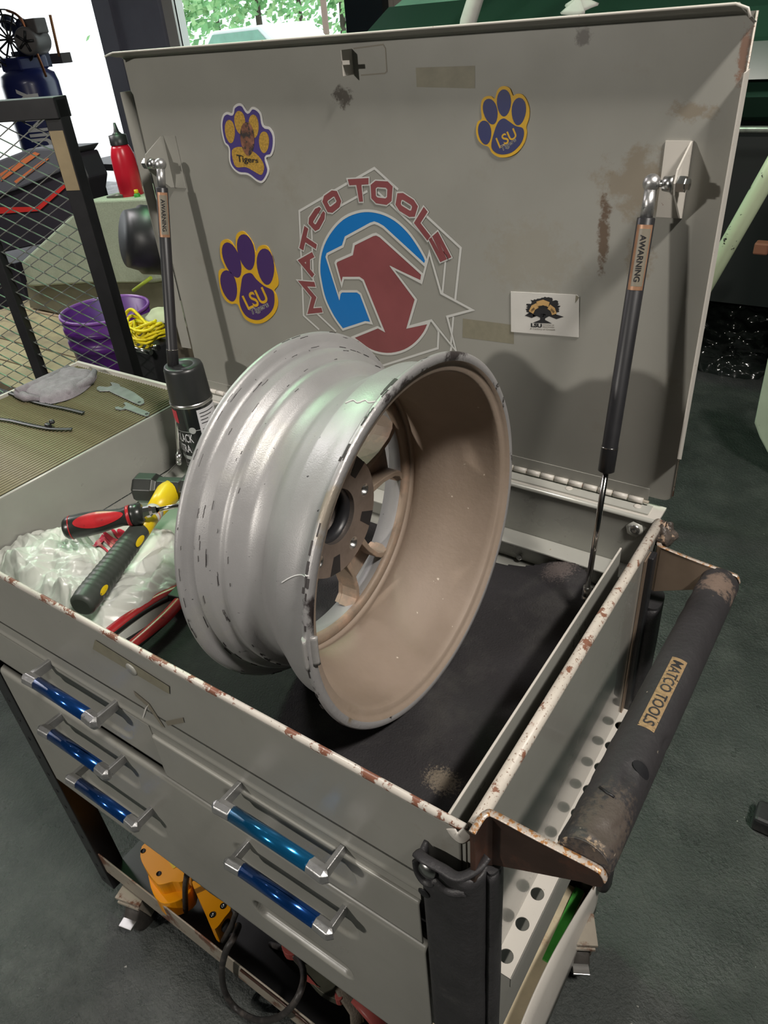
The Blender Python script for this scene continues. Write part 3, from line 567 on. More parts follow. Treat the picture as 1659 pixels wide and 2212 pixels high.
# cabinet body behind the drawers
m = B(); m.box((X0+0.006, 0.030, -0.555), (-0.004, 0.50, -0.125)); m.build('cabinet_body', PAINT, cart)
m = B(); m.box((0.0005, 0.003, -0.56), (0.006, YB-0.005, -0.33)); m.build('lower_side_panel', PAINT, cart)
# name print scraps and lid lock hole on the front panel
B().poly([[U(x, y, 1, -0.0012) for x, y in ((205, 1382), (365, 1483), (366, 1500), (200, 1402))]]).build('tape_residue', TAPE, cart)
_c = U(284, 1446, 1, -0.0016)
B().lathe([(0, 0.0), (0, 0.0095), (0.0015, 0.0085), (0.001, 0.0)], _c, (0, -1, 0), 20).build('hole_plug', TRAYIN, cart)
for q in (((288, 1492), (322, 1520), (356, 1572), (350, 1570), (318, 1526), (292, 1503)), ((357, 1558), (395, 1550), (398, 1561), (362, 1568)), ((322, 1520), (317, 1530), (304, 1568), (301, 1572), (313, 1530))):
    B().poly([[U(x, y, 1, -0.0008) for x, y in q]]).build('scratch', WARN2 if q[0][0] != 322 else CARDM, cart)

# --- corner posts (rubber bumpers)
def lpost(name, prof, z0, z1, mat, cap=False, par=cart):
    n = len(prof)
    cum = MB()
    nz_ = 60
    def fn(u, v):
        i = int(round(u*(n-1))); x, y = prof[i]; z = z0+(z1-z0)*v
        k = noise.noise(Vector((x*40, y*40, z*9)))*0.0016 + noise.noise(Vector((x*90, y*90, z*40)))*0.0007
        return Vector((x+k*0.8, y-k, z))
    cum.grid(fn, n-1, nz_)
    if cap: cum.poly([[Vector((x, y, z1)) for x, y in prof]])
    return cum.build(name, mat, par, solid=0.004)
pf = [tuple(p[:2]) for p in bez([(-0.043, 0.0, 0), (-0.0415, -0.010, 0), (-0.034, -0.0155, 0), (-0.02, -0.0165, 0), (0.004, -0.0165, 0), (0.014, -0.011, 0), (0.0185, -0.002, 0), (0.019, 0.008, 0)], 4)]
po = lpost('corner_bumper', pf, -0.80, -0.052, RUB)
pf2 = [tuple(p[:2]) for p in bez([(0.0192, 0.004, 0), (0.024, 0.003, 0), (0.0275, 0.009, 0), (0.0275, 0.020, 0), (0.023, 0.030, 0), (0.012, 0.033, 0)], 4)]
lpost('side_bumper', pf2, -0.80, -0.058, RUB, True)
# torn flap and rivet at the top of the front bumper
fl = bez([(-0.041, -0.0155, -0.050), (-0.03, -0.019, -0.046), (-0.012, -0.0185, -0.046), (0.004, -0.0185, -0.044), (0.016, -0.008, -0.036), (0.020, 0.004, -0.030)], 6)
B().tube(fl, [(0.003, 0.0055)]*len(fl), 8, flat=(0, 0, 1)).build('bumper_lip', RUB, po)
fl = bez([(-0.041, -0.018, -0.058), (-0.039, -0.019, -0.074), (-0.032, -0.020, -0.082), (-0.024, -0.020, -0.078), (-0.021, -0.020, -0.071), (-0.006, -0.020, -0.076), (0.008, -0.016, -0.070)], 5)
B().tube(fl, [(0.0018, 0.004)]*len(fl), 8, flat=(0, 0, 1)).build('bumper_fold', RUB, po)
B().lathe([(0, 0.0), (0, 0.0095), (0.003, 0.0085), (0.0045, 0.0)], (-0.029, -0.0175, -0.064), (0, -1, 0.15), 20).build('rivet', STEEL, po)
B().lathe([(0, 0.0), (0, 0.0065), (0.0008, 0.006), (0.0008, 0.0)], (-0.036, -0.0168, -0.112), (0, -1, 0), 16).build('bumper_hole', INK, po)
# rear right corner: black bumper, steel wear strip and torn rubber tip
rp = [tuple(p[:2]) for p in bez([(0.012, 0.478, 0), (0.024, 0.478, 0), (0.031, 0.486, 0), (0.031, 0.510, 0), (0.022, 0.524, 0), (0.008, 0.526, 0)], 4)]
lpost('corner_bumper', rp, -0.84, -0.118, RUB, True)
m = B(); m.box((0.0095, 0.452, -0.80), (0.0115, 0.476, -0.02)); m.build('steel_strip', PLATEB, cart)
m = B(); m.box((0.0095, 0.462, -0.80), (0.0185, 0.480, -0.02)); m.build('rear_post', BLACK, cart, bevel=0.002)
def lump(u, v):
    th = 2*pi*u; ph = pi*v; r = 0.017*(1+0.35*noise.noise(Vector((math.cos(th)*2, math.sin(th)*2, v*5))))
    return Vector((0.016+r*0.8*math.sin(ph)*math.cos(th), 0.512+r*0.8*math.sin(ph)*math.sin(th), -0.014+r*1.1*math.cos(ph)))
B().grid(lump, 28, 16).build('torn_bumper_tip', M('torn_rubber', (0.09, 0.075, 0.065), 0.35, 0, 0.3, 40, 0.9, 150, col2=(0.5, 0.36, 0.26), c2scale=90, c2lo=0.55, c2hi=0.6), cart)
# front left black perforated post
m = B(); m.box((-0.925, -0.004, -0.955), (-0.886, 0.0, -0.245)); m.box((-0.888, -0.004, -0.955), (-0.884, 0.04, -0.245)); pl = m.build('left_post', BLACK, cart, bevel=0.0015)
m = B()
for k in range(13): m.lathe([(0, 0.0), (0, 0.0045), (0.0006, 0.004), (0.0006, 0.0)], (-0.908, -0.0042, -0.93+0.052*k), (0, -1, 0), 12)
m.build('post_holes', INK, pl)
B().box((-0.90, 0.01, -0.95), (-0.885, 0.03, -0.55)).build('left_rear_support', PLATE, cart)

# --- side handle: two brackets and a padded tube
def bracket(y0, zA, fd, edge=PLEDGE, face=PLATE, name='handle_bracket'):
    """tapered plate; its mounting flange runs from the bend in direction fd along y"""
    t = 0.005; zt = zA-0.001 if fd < 0 else zA-0.011
    a = [(0.019, zA), (0.106, zt+0.001), (0.1135, zt-0.001), (0.1175, zt-0.008), (0.1165, zt-0.016), (0.110, zt-0.021), (0.100, zt-0.024), (0.019, zA-0.073)]
    m = MB(); m.poly([[Vector((x, y0, z)) for x, z in a]], (0, t, 0))
    yc = y0+t/2
    pts = bez([(0.0140, yc+fd*0.024, zA-0.0365), (0.0142, yc+fd*0.009, zA-0.0365), (0.0158, yc+fd*0.003, zA-0.0365), (0.021, yc, zA-0.0365)], 6)
    m.tube(pts, [(0.0365, 0.0025)]*len(pts), 4, smooth=False, flat=(0, 0, 1))
    o = m.build(name, face, cart, bevel=0.0008)
    top = bez([(0.0140, yc+fd*0.024, zA+0.0008), (0.0142, yc+fd*0.009, zA+0.0008), (0.0160, yc+fd*0.003, zA+0.001), (0.022, yc, zA+0.001), (0.06, yc, (zA+zt)/2+0.0010), (0.106, yc, zt+0.0020), (0.1145, yc, zt-0.0005), (0.1182, yc, zt-0.008)], 6)
    B().tube(top, [(0.0010, 0.0036)]*len(top), 6, flat=(0, 0, 1)).build('worn_top_edge', edge, o)
    return o
bracket(0.0100, 0.0205, -1); bracket(0.4880, -0.0195, 1, face=PLATEB)
pa = U(1259, 1858, 1, 0.0165); pb = U(1553, 1262, 1, 0.487)
dv = (pb-pa); ln = dv.length; dn = dv.normalized(); upv = Vector((0, 0, 1)); upv = (upv-upv.dot(dn)*dn).normalized(); sdv = dn.cross(upv)
def tubef(u, v):
    a = 2*pi*u; p = pa+dv*v; r = 0.0232
    lowr = max(0, math.cos(a-math.radians(-150)))
    r *= 1 + 0.05*lowr*math.sin(v*75)*(1 if (v > 0.72 or v < 0.3) else 0.15)
    dent = noise.noise(Vector((math.cos(a)*2.2, math.sin(a)*2.2, v*14)))
    if v < 0.36: r *= 1 - 0.16*max(0, dent-0.22)
    if v < 0.012: r *= 0.95
    return p + (upv*math.cos(a)+sdv*math.sin(a))*r
hb = B().grid(tubef, 64, 220).build('handle_grip', TUBE, cart)
B().tube([pa-dn*0.001, pa+dn*0.0005], 0.0224, 32).build('grip_end', TUBE, hb)
B().tube([pb-dn*0.0005, pb+dn*0.001], 0.0224, 32).build('grip_end', TUBE, hb)
# badge on the grip: corners found on the tube surface facing the camera
def on_tube(px, py, r=0.0236):
    o_ = CAM; d = (U(px, py, 0, 0.09) - CAM).normalized()
    w_ = o_-pa; dd = d-d.dot(dn)*dn; ww = w_-w_.dot(dn)*dn
    A_, B_, C_ = dd.dot(dd), 2*dd.dot(ww), ww.dot(ww)-r*r; disc = max(0, B_*B_-4*A_*C_)
    q = o_+d*((-B_-math.sqrt(disc))/(2*A_)); rel = q-pa; v = rel.dot(dn); rr = rel-v*dn
    return v, math.atan2(rr.dot(sdv), rr.dot(upv))
cs = [on_tube(*p) for p in ((1452, 1419), (1485, 1431), (1413, 1583), (1377, 1566))]
v0 = (cs[0][0]+cs[1][0])/2; v1 = (cs[2][0]+cs[3][0])/2; a0 = (cs[0][1]+cs[3][1])/2; a1 = (cs[1][1]+cs[2][1])/2
def surf(r, v, a): return pa+dn*v+(upv*math.cos(a)+sdv*math.sin(a))*r
m = B(); m.grid(lambda u, v: surf(0.0236, v0+(v1-v0)*u, a0+(a1-a0)*v), 20, 8, 0)
put_text(m, 'MATCO TOOLS', lambda u, v: surf(0.0239, v0+(v1-v0)*(0.05+0.9*u), a0+(a1-a0)*(0.17+0.66*v)), 1, 0.015, 4)
m.build('name_badge', [BADGE, RUB], hb, merge=False)
for (px, py) in ((1388, 1662),): 
    v, a = on_tube(px, py); B().grid(lambda u, w2: surf(0.0234, v+0.007*math.sin(2*pi*u)*w2, a+0.42*math.cos(2*pi*u)*w2), 16, 2).build('grip_tear', INK, hb)
v, a = on_tube(1310, 1712)
B().tube([surf(0.0238, v+0.004, a-0.3), surf(0.0241, v, a), surf(0.0238, v-0.001, a+0.3)], 0.0012, 6).build('grip_tear', INK, hb)

# --- perforated side lip
zl = -0.306
m = MB(); loops = [[Vector((0.0015, 0.036, zl)), Vector((0.033, 0.036, zl)), Vector((0.033, 0.50, zl)), Vector((0.0015, 0.50, zl))]]
hy = []; yk = 0.055
while yk < 0.49: hy.append(yk); yk += 0.0415
for yk in hy: loops.append([Vector((0.0185+0.0082*math.cos(t*2*pi/20), yk+0.0082*math.sin(t*2*pi/20), zl)) for t in range(20)][::-1])
m.poly(loops, (0, 0, -0.0016)); m.build('perforated_lip', PALE, cart)
B().box((0.032, 0.036, zl-0.020), (0.0335, 0.50, zl)).build('lip_fold', PAINT, cart, bevel=0.0005)

# --- lower shelf
m = B(); m.box((-0.885, 0.004, -0.900), (0.0, 0.505, -0.897)); m.build('shelf_floor', BLACK, cart)
m = B(); m.box((-0.885, 0.0, -0.890), (0.0, 0.003, -0.822)); m.build('shelf_front_lip', RUSTY, cart, bevel=0.001)
def sw(u, v):
    y = 0.0+0.50*u; z = -0.955+0.135*v; x = 0.012 - 0.022*math.sin(pi*u)*v*v
    return Vector((x, y, z))
B().grid(sw, 30, 4).build('shelf_side_wall', PALE, cart, solid=0.0025)
B().box((-0.20, 0.05, -0.897), (-0.012, 0.49, -0.894)).build('paper_liner', PAPER, cart)
B().box((-0.032, 0.33, -0.893), (-0.014, 0.49, -0.888)).build('green_tape', GREEN, cart)
B().box((-0.885, 0.500, -0.90), (0.0, 0.504, -0.555)).build('cart_back', BLACK, cart)
m = B(); m.box((-0.02, 0.49, -0.90), (0.004, 0.505, -0.31)); m.build('rear_leg', BLACK, cart)
# brace wire over the shelf lip
B().tube([U(520, 2095, 1, -0.006), U(640, 2190, 1, -0.006), U(680, 2225, 1, -0.006)], 0.0025, 8).build('shelf_wire', PLATE, cart)
# casters
def caster(cx, cy, ang):
    o = B().lathe([(-0.018, 0.001), (-0.018, 0.040), (-0.014, 0.046), (0.014, 0.046), (0.018, 0.040), (0.018, 0.001)], (cx, cy, FLOOR+0.046), (math.cos(ang), math.sin(ang), 0), 28).build('caster', M('caster_rubber', (0.05, 0.045, 0.04), 0.6, 0, 0.3, 40, 0.4, 150) if 'caster_rubber' not in bpy.data.materials else bpy.data.materials['caster_rubber'], cart)
    m = MB(); T = Matrix.Translation((cx, cy, 0)) @ Matrix.Rotation(ang, 4, 'Z')
    for s_ in (-1, 1): m.hexa([T @ Vector((s_*0.021, y, z)) for y, z in ((-0.028, FLOOR+0.10), (0.028, FLOOR+0.10), (0.012, FLOOR+0.036), (-0.012, FLOOR+0.036))], [T @ Vector((s_*0.024, y, z)) for y, z in ((-0.028, FLOOR+0.10), (0.028, FLOOR+0.10), (0.012, FLOOR+0.036), (-0.012, FLOOR+0.036))])
    m.box((-0.026, -0.032, FLOOR+0.098), (0.026, 0.032, FLOOR+0.104), mat=T); m.box((-0.030, -0.030, FLOOR+0.110), (0.030, 0.030, FLOOR+0.116), mat=T); m.lathe([(FLOOR+0.104, 0.018), (FLOOR+0.110, 0.018)], (cx, cy, 0), (0, 0, 1), 16)
    m.build('fork', RUSTY, o)
    m = MB(); m.box((-0.016, -0.060, FLOOR+0.060), (0.016, -0.040, FLOOR+0.066), mat=T); m.build('brake_tab', STEEL, o, bevel=0.001)
caster(-0.812, 0.012, 0.25); caster(0.004, 0.425, 0.5); caster(-0.80, 0.44, -0.3); caster(-0.06, 0.06, 0.2)

# --- left side shelf with ribbed mat
WX0 = -1.26
m = B(); m.box((WX0, -0.02, -0.022), (X0-0.004, 0.535, -0.004)); ws = m.build('side_shelf', LEDGE, cart, bevel=0.001)
m = B(); m.box((WX0, 0.528, -0.004), (X0-0.004, 0.5355, 0.0035)); m.box((WX0, -0.02, -0.004), (WX0+0.006, 0.535, 0.003)); m.build('shelf_edge_trim', PALE, ws)
B().box((WX0+0.006, -0.015, -0.0042), (X0-0.012, 0.524, -0.0030)).build('shelf_mat_base', GROOVE, ws)
rib = None; xk = WX0+0.012
while xk < X0-0.014:
    if rib is None: rib = B().tube([(0, -0.015, -0.0030), (0, 0.523, -0.0030)], 0.0022, 8).build('rib', RIBM, ws); o = rib
    else: o = rib.copy(); COL.objects.link(o); o.parent = ws
    o.location.x = xk; xk += 0.0078
# sheet metal divider lying at the left of the tray
a = U(400, 985, 2, ZT+0.008); b = U(190, 1190, 2, ZT+0.008)
m = B(); m.hexa([a, b, b+Vector((0.20, 0.02, -0.006)), a+Vector((0.16, 0.03, -0.006))], [p + Vector((0, 0, -0.0015)) for p in (a, b, b+Vector((0.20, 0.02, -0.006)), a+Vector((0.16, 0.03, -0.006)))])
m.build('liner_sheet', TRAYIN, cart)
B().tube([a+Vector((0, 0, 0.001)), b+Vector((0, 0, 0.001))], 0.0014, 6).build('liner_sheet_edge', LEDGE, cart)
# --- foam mat with a lifted rear corner
mp = [(-0.60, 0.008), (-0.052, 0.008), (-0.038, 0.02), (-0.036, 0.20), (-0.040, 0.36), (-0.050, 0.43), (-0.075, 0.472), (-0.11, 0.483), (-0.150, 0.478), (-0.20, 0.468), (-0.28, 0.470), (-0.60, 0.470)]
mt = MB()
def inside(x, y):
    if x < -0.60 or y < 0.008: return False
    if x > -0.19:
        # rounded rear corner
        cx_, cy_ = -0.112, 0.405
        if x > cx_ and y > cy_: return ((x-cx_)/0.072)**2+((y-cy_)/0.080)**2 < 1
        if y > 0.468+0.016*math.exp(-((x+0.11)/0.04)**2): return False
        return x < -0.040
    return y < 0.468
def mf(u, v):
    x = -0.60+0.565*u; y = 0.006+0.482*v
    lift = 0.036*math.exp(-(((x+0.080)/0.070)**2+((y-0.475)/0.085)**2)) + 0.008*math.exp(-(((x+0.05)/0.03)**2+((y-0.32)/0.08)**2))
    return Vector((x, y, ZT+0.001+lift+0.0008*noise.noise(Vector((x*25, y*25, 0)))))
NU, NV = 190, 160
mt.grid(mf, NU, NV, mask=lambda i, j: inside(-0.60+0.565*(i+0.5)/NU, 0.006+0.482*(j+0.5)/NV))
mo = mt.build('foam_mat', MATM, None, solid=-0.003)
tag(mo, 'black foam mat lining the open cart tray under the wheel', 'mat')
# ================================================================== WHEEL
wc = Vector((-0.166, 0.2243, 0.0941)); wa = Vector((1.0, 0.0087, 0.0182)).normalized()
wh = thing('alloy_wheel', 'bare silver alloy wheel rim standing on edge in the cart tray', 'wheel rim')
WO = lambda s_: wc - wa*s_
outer = [(0.0, 0.2010), (0.0, 0.2085), (0.0015, 0.2101), (0.0045, 0.2101), (0.0075, 0.2085), (0.0095, 0.2040), (0.0115, 0.1995), (0.016, 0.1965), (0.030, 0.1950), (0.050, 0.1932), (0.054, 0.1912), (0.060, 0.1875), (0.074, 0.1800), (0.083, 0.1752), (0.086, 0.1725), (0.092, 0.1700),
         (0.106, 0.1690), (0.112, 0.1700), (0.117, 0.1745), (0.121, 0.1800), (0.125, 0.1830), (0.129, 0.1838), (0.133, 0.1825), (0.137, 0.1838), (0.141, 0.1905), (0.144, 0.1930), (0.156, 0.1945), (0.159, 0.1965), (0.161, 0.2010), (0.1625, 0.2070), (0.165, 0.2098), (0.169, 0.2103), (0.1714, 0.2085), (0.1716, 0.2040), (0.170, 0.1985), (0.166, 0.188), (0.160, 0.180)]
inner = [(0.160, 0.180), (0.150, 0.168), (0.134, 0.1665), (0.130, 0.1690), (0.128, 0.1702), (0.124, 0.1690), (0.122, 0.1675), (0.112, 0.1665), (0.092, 0.1672), (0.072, 0.1745), (0.052, 0.1830), (0.034, 0.1868), (0.016, 0.1880), (0.0085, 0.1888), (0.0062, 0.1905), (0.0058, 0.1955), (0.004, 0.1990), (0.0, 0.2010)]
m = MB(); mis = [1]*5 + [0]*(len(outer)-6)
m.lathe([(-s_, r) for s_, r in outer], wc, wa, 192, mis=mis)
m.lathe([(-s_, r) for s_, r in inner], wc, wa, 192, mi=2)
rimo = m.build('rim_barrel', [WOUT, WLIP, WIN], wh)
# frame in the wheel plane
wy = Vector((0, 1, 0)); wy = (wy-wy.dot(wa)*wa).normalized(); wz = wa.cross(wy)
def WP(r, deg, s_): a = math.radians(deg); return WO(s_) + wy*(r*math.cos(a)) + wz*(r*math.sin(a))
# spoke ring
m = MB(); n = 120
m.lathe([(-0.131, 0.1668), (-0.129, 0.1640), (-0.129, 0.1545), (-0.132, 0.1520), (-0.136, 0.1520), (-0.168, 0.1640), (-0.171, 0.1800)], wc, wa, 144, mis=[0, 0, 0, 0, 1, 1])
m.build('spoke_ring', [WSPK, WOUT], wh)
def slab(pts2, s0, s1, name, mat, par, bevel=0.002):
    """polygon in wheel polar coordinates (r,deg) given a thickness along the axle"""
    mm = MB(); mm.poly([[WP(r, a, s0) for r, a in pts2]], -wa*(s1-s0)); return mm.build(name, mat, par, bevel=bevel)
for k in range(5):
    c0 = 5 + 72*k
    sp = slab([(0.060, c0-24), (0.100, c0-12.5), (0.135, c0-12), (0.150, c0-14.5), (0.156, c0-19), (0.156, c0+19), (0.150, c0+14.5), (0.135, c0+12), (0.100, c0+12.5), (0.060, c0+24)], 0.155, 0.166, 'spoke', WSPK, wh, 0.0015)
    for sg in (-1, 1):
        mm = MB(); pts = [(0.062, 26), (0.085, 15.5), (0.110, 12.6), (0.135, 13.0), (0.147, 15.0), (0.156, 19.5), (0.156, 15.0), (0.148, 11.8), (0.135, 10.2), (0.110, 9.2), (0.085, 9.5), (0.066, 12)]
        mm.poly([[WP(r, c0+sg*a, 0.134) for r, a in pts]], -wa*0.024); mm.build('spoke_rib', WSPK, sp, bevel=0.0012)
# hub
m = MB(); hl = [[WP(0.0765 if (i % 24) not in (11, 12, 13) else 0.064, c_*3.0+5, 0.1275) for i, c_ in enumerate(range(120))]]
hl.append([WP(0.0345, -c_*6.0, 0.1275) for c_ in range(60)])
for k in range(5):
    ctr = WP(0.058, 5+72*k, 0.1275); hl.append([ctr + (wy*math.cos(-t*2*pi/16)+wz*math.sin(-t*2*pi/16))*0.0072 for t in range(16)])
m.poly(hl, -wa*0.032); m.build('hub', WHUB, wh, bevel=0.001)
m = MB(); m.lathe([(-0.134, 0.0345), (-0.134, 0.0300), (-0.150, 0.0300), (-0.150, 0.0345)], wc, wa, 48); m.lathe([(-0.1575, 0.0), (-0.1575, 0.078)], wc, wa, 48); m.build('hub_back', BLACK, wh)
for k in range(5):
    ctr = WP(0.058, 5+72*k, 0.128); mm = MB(); mm.lathe([(0.0006, 0.0086), (0.0006, 0.0068), (-0.012, 0.0062), (-0.022, 0.0055)], ctr, wa, 20); mm.build('lug_seat', STEEL, wh)
    ctr2 = WP(0.046, 41+72*k, 0.122)
    slab([(0.052, 41+72*k-6), (0.0762, 41+72*k-9), (0.0762, 41+72*k+6), (0.052, 41+72*k+7)], 0.1272, 0.1274, 'hub_pocket', INK, wh, 0)
# clip-on balance weight, chalk marks
def lipp(deg, r, s_): return WP(r, deg, s_)
_w = U(683, 1397, 0, -0.166); dw = math.degrees(math.atan2((_w-wc).dot(wz), (_w-wc).dot(wy)))
m = MB(); pts = [lipp(dw-4.6+9.2*i/8, 0.2112, 0.0035) for i in range(9)]
m.tube(pts, [(0.0022, 0.0045)]*9, 8, flat=None); pts = [lipp(dw-4.6+9.2*i/8, 0.2040, -0.0012) for i in range(9)]; m.tube(pts, [(0.0042, 0.0016)]*9, 8)
m.build('balance_weight', M('lead_grey', (0.36, 0.35, 0.34), 0.4, 0.3, 0.1, 40, 0.2, 200), wh)
def prof_r(s_):
    for (a, ra), (b, rb) in zip(outer, outer[1:]):
        if a <= s_ <= b and b > a: return ra+(rb-ra)*(s_-a)/(b-a)
    return 0.19
def chalk(d0, lst):
    pts = bez([WP(prof_r(s_)+0.0004, d0+da, s_) for s_, da in lst], 5)
    B().tube(pts, 0.0007, 5).build('chalk_mark', MWHITE, wh)
def ang_at(px, py):
    """angle on the barrel where the photo shows a mark"""
    best = None
    for k in range(720):
        p = WP(0.194, k/2, 0.03); v = p-CAM; c = [sum(RC[i][j]*v[j] for j in range(3)) for i in range(3)]
        x = 829.5+FPX*c[0]/c[2]; y = 1106+FPX*c[1]/c[2]; dd = (x-px)**2+(y-py)**2
        if (p-wc).dot(CAM-p) < 0: continue
        if best is None or dd < best[0]: best = (dd, k/2)
    return best[1]
a1_ = ang_at(785, 860); a2_ = ang_at(635, 1240)
chalk(a1_, [(0.016, 0), (0.024, 1.0), (0.030, 0.2), (0.036, 1.6), (0.043, 0.8), (0.049, 2.4)])
chalk(a2_, [(0.013, -1), (0.020, -1), (0.028, 0), (0.036, 1.6), (0.044, 3.6)])
chalk(a2_-3, [(0.002, 0), (0.006, 0.2), (0.009, -0.6)])

# worn-through scuffs round the far flange and the near bead
m = MB(); rnd = random.Random(11)
for k in range(150):
    s0_ = rnd.choice((0.1575, 0.163, 0.1665, 0.152, 0.137, 0.1425, 0.124)) + rnd.uniform(-0.0012, 0.0012); a_ = rnd.uniform(-20, 340); ln_ = rnd.uniform(0.6, 5.0); n_ = 5
    pts = [WP(prof_r(s0_)+0.00025, a_+ln_*i/n_, s0_+rnd.uniform(-0.0003, 0.0003)) for i in range(n_+1)]
    m.tube(pts, [(0.0002, rnd.uniform(0.0002, 0.0007))]*(n_+1), 4, smooth=False, flat=(pts[0]-wc)[:])
for k in range(26):
    a_ = rnd.uniform(150, 215) if k % 2 else rnd.uniform(95, 150); n_ = 5; ln_ = rnd.uniform(1.0, 4.0); s0_ = rnd.uniform(0.002, 0.0065)
    pts = [WP(0.21025, a_+ln_*i/n_, s0_) for i in range(n_+1)]
    m.tube(pts, [(0.0003, rnd.uniform(0.0004, 0.0014))]*(n_+1), 4, smooth=False, flat=(pts[0]-wc)[:])
o = m.build('scuff_marks', M('black_scuff', (0.035, 0.03, 0.03), 0.6), wh, merge=False); o['kind'] = 'stuff'

# ================================================================== THINGS IN THE TRAY
# spray can
can_b = Vector((-0.805, 0.452, ZT)); ch = 0.226
_t = U(394, 786, 2, ZT+ch); can_b.x, can_b.y = _t.x, _t.y
cn = thing('spray_can', 'black aerosol spray can with white text panel and black cap, behind the wheel', 'spray can')
Rc = 0.0368
KZ = ch/0.205
m = MB(); m.lathe([(0, 0.001), (0, Rc-0.002), (0.002, Rc), (0.006, Rc-0.0008), (0.142, Rc-0.0008)], can_b, (0, 0, KZ), 48); m.build('can_body', CANB, cn)
m = MB(); m.lathe([(0.142, Rc-0.0008), (0.144, Rc+0.0012), (0.147, Rc+0.0012), (0.149, Rc-0.002), (0.152, Rc-0.005)], can_b, (0, 0, KZ), 48); m.lathe([(0.0, Rc-0.001), (0.003, Rc+0.0008), (0.006, Rc-0.0005)], can_b, (0, 0, KZ), 48); m.build('can_rim', STEEL, cn)
m = MB(); m.lathe([(0.147, Rc-0.0005), (0.150, Rc-0.0005), (0.199, Rc-0.003), (0.204, Rc-0.005), (0.205, Rc-0.008), (0.205, 0.019), (0.2042, 0.018), (0.2042, 0.0172), (0.205, 0.0162), (0.205, 0.0)], can_b, (0, 0, KZ), 48); m.build('cap', CANCAP, cn)
ca0 = math.atan2(CAM.y-can_b.y, CAM.x-can_b.x)
def cs_(r, a, z): return can_b + Vector((r*math.cos(ca0+a), r*math.sin(ca0+a), z*KZ))
m = MB()
m.grid(lambda u, v: cs_(Rc-0.0004, 0.10+1.5*u, 0.028+0.110*v), 16, 2, 0)               # white text panel
m.grid(lambda u, v: cs_(Rc-0.0004, -1.5+0.55*u, 0.116+0.022*v), 8, 2, 1)               # red emblem
m.grid(lambda u, v: cs_(Rc-0.0004, -1.6+1.70*u, 0.050+0.007*v), 20, 1, 2)              # grey band
m.grid(lambda u, v: cs_(Rc-0.0002, -0.30+0.17*(math.cos(2*pi*u)*v), 0.1045+0.0058*math.sin(2*pi*u)*v), 24, 2, 2)
m.grid(lambda u, v: cs_(Rc-0.0004, -0.20+0.30*u, 0.1035+0.001*v), 4, 1, 2); m.grid(lambda u, v: cs_(Rc-0.0004, -1.4+0.95*u, 0.1015+0.0008*v), 8, 1, 2)
wrap = lambda a0, a1, z0, z1: (lambda u, v: cs_(Rc-0.0001, a0+(a1-a0)*u, z0+(z1-z0)*v))
put_text(m, 'BLACK', wrap(-1.30, -0.36, 0.083, 0.098), 0, 0.01, 3); put_text(m, 'ULTRA', wrap(-1.62, -0.60, 0.064, 0.078), 0, 0.01, 3)
for k, t_ in enumerate(['Our formulated', 'this color with', 'premium', 'guaranteed']): put_text(m, t_, wrap(-1.25, -0.28-0.12*(k % 3), 0.041-0.0065*k, 0.0445-0.0065*k), 0, 0.0)
for k in range(9):
    zz = 0.131-0.0058*k - (0.004 if k > 3 else 0)
    if k < 7: m.grid(lambda u, v: cs_(Rc-0.0001, 0.22+(0.9-0.25*(k % 3))*u, zz+0.0013*v), 8, 1, 3)
m.grid(lambda u, v: cs_(Rc-0.0001, 0.26+0.14*u, 0.079+0.006*v), 4, 1, 3)
m.build('label_print', [CANW, CANR, CANG, INK], cn, merge=False)

# plastic bag heap
bag = MB(); ztop = ZT+0.006
A = U(-30, 1120, 2, -0.07); 
outl = [(0, 1128), (70, 1124), (130, 1142), (260, 1112), (372, 1135), (398, 1190), (396, 1235), (372, 1272), (300, 1318), (218, 1368), (120, 1325), (0, 1250), (-60, 1215), (-60, 1130)]
op = [U(x, y, 2, -0.085) for x, y in outl]
def pin(x, y):
    c_ = False; n_ = len(op); j = n_-1; dm = 9
    for i in range(n_):
        xi, yi, xj, yj = op[i].x, op[i].y, op[j].x, op[j].y
        if (yi > y) != (yj > y) and x < (xj-xi)*(y-yi)/(yj-yi)+xi: c_ = not c_
        ex, ey = xj-xi, yj-yi; t = max(0, min(1, ((x-xi)*ex+(y-yi)*ey)/(ex*ex+ey*ey))); dm = min(dm, math.hypot(x-xi-t*ex, y-yi-t*ey)); j = i
    return dm if c_ else -dm
bx0, bx1 = min(p.x for p in op), max(p.x for p in op); by0, by1 = max(0.010, min(p.y for p in op)), max(p.y for p in op)
bx0 = max(bx0, X0+0.004)
def ridg(p, f):
    return 1-abs(2*noise.noise(p*f))
def bagf(u, v):
    x = bx0+(bx1-bx0)*u; y = by0+(by1-by0)*v; d = pin(x, y)
    q = Vector((x+0.02*noise.noise(Vector((x*20, y*20, 3))), y+0.02*noise.noise(Vector((x*20, y*20, 9))), 0))
    e = max(0, min(1, (d+0.004)/0.035)); e = math.sqrt(e) if e > 0 else 0
    h_ = 0.024 + 0.015*noise.noise(Vector((x*7, y*8, 5)))
    for (cx__, cy__, fr_, amp, ph) in CW:
        t = (q.x*cx__+q.y*cy__)*fr_ + ph + 0.55*noise.noise(Vector((q.x*5, q.y*5, ph)))
        tri = abs(2*(t-math.floor(t))-1); msk = min(1, max(0, noise.noise(Vector((q.x*9, q.y*9, ph*3)))*2.2+0.55))
        h_ += amp*tri*msk
    return Vector((x, y, ztop + e*h_ - 0.010*(1-min(1, max(0, (d+0.002)/0.006)))))
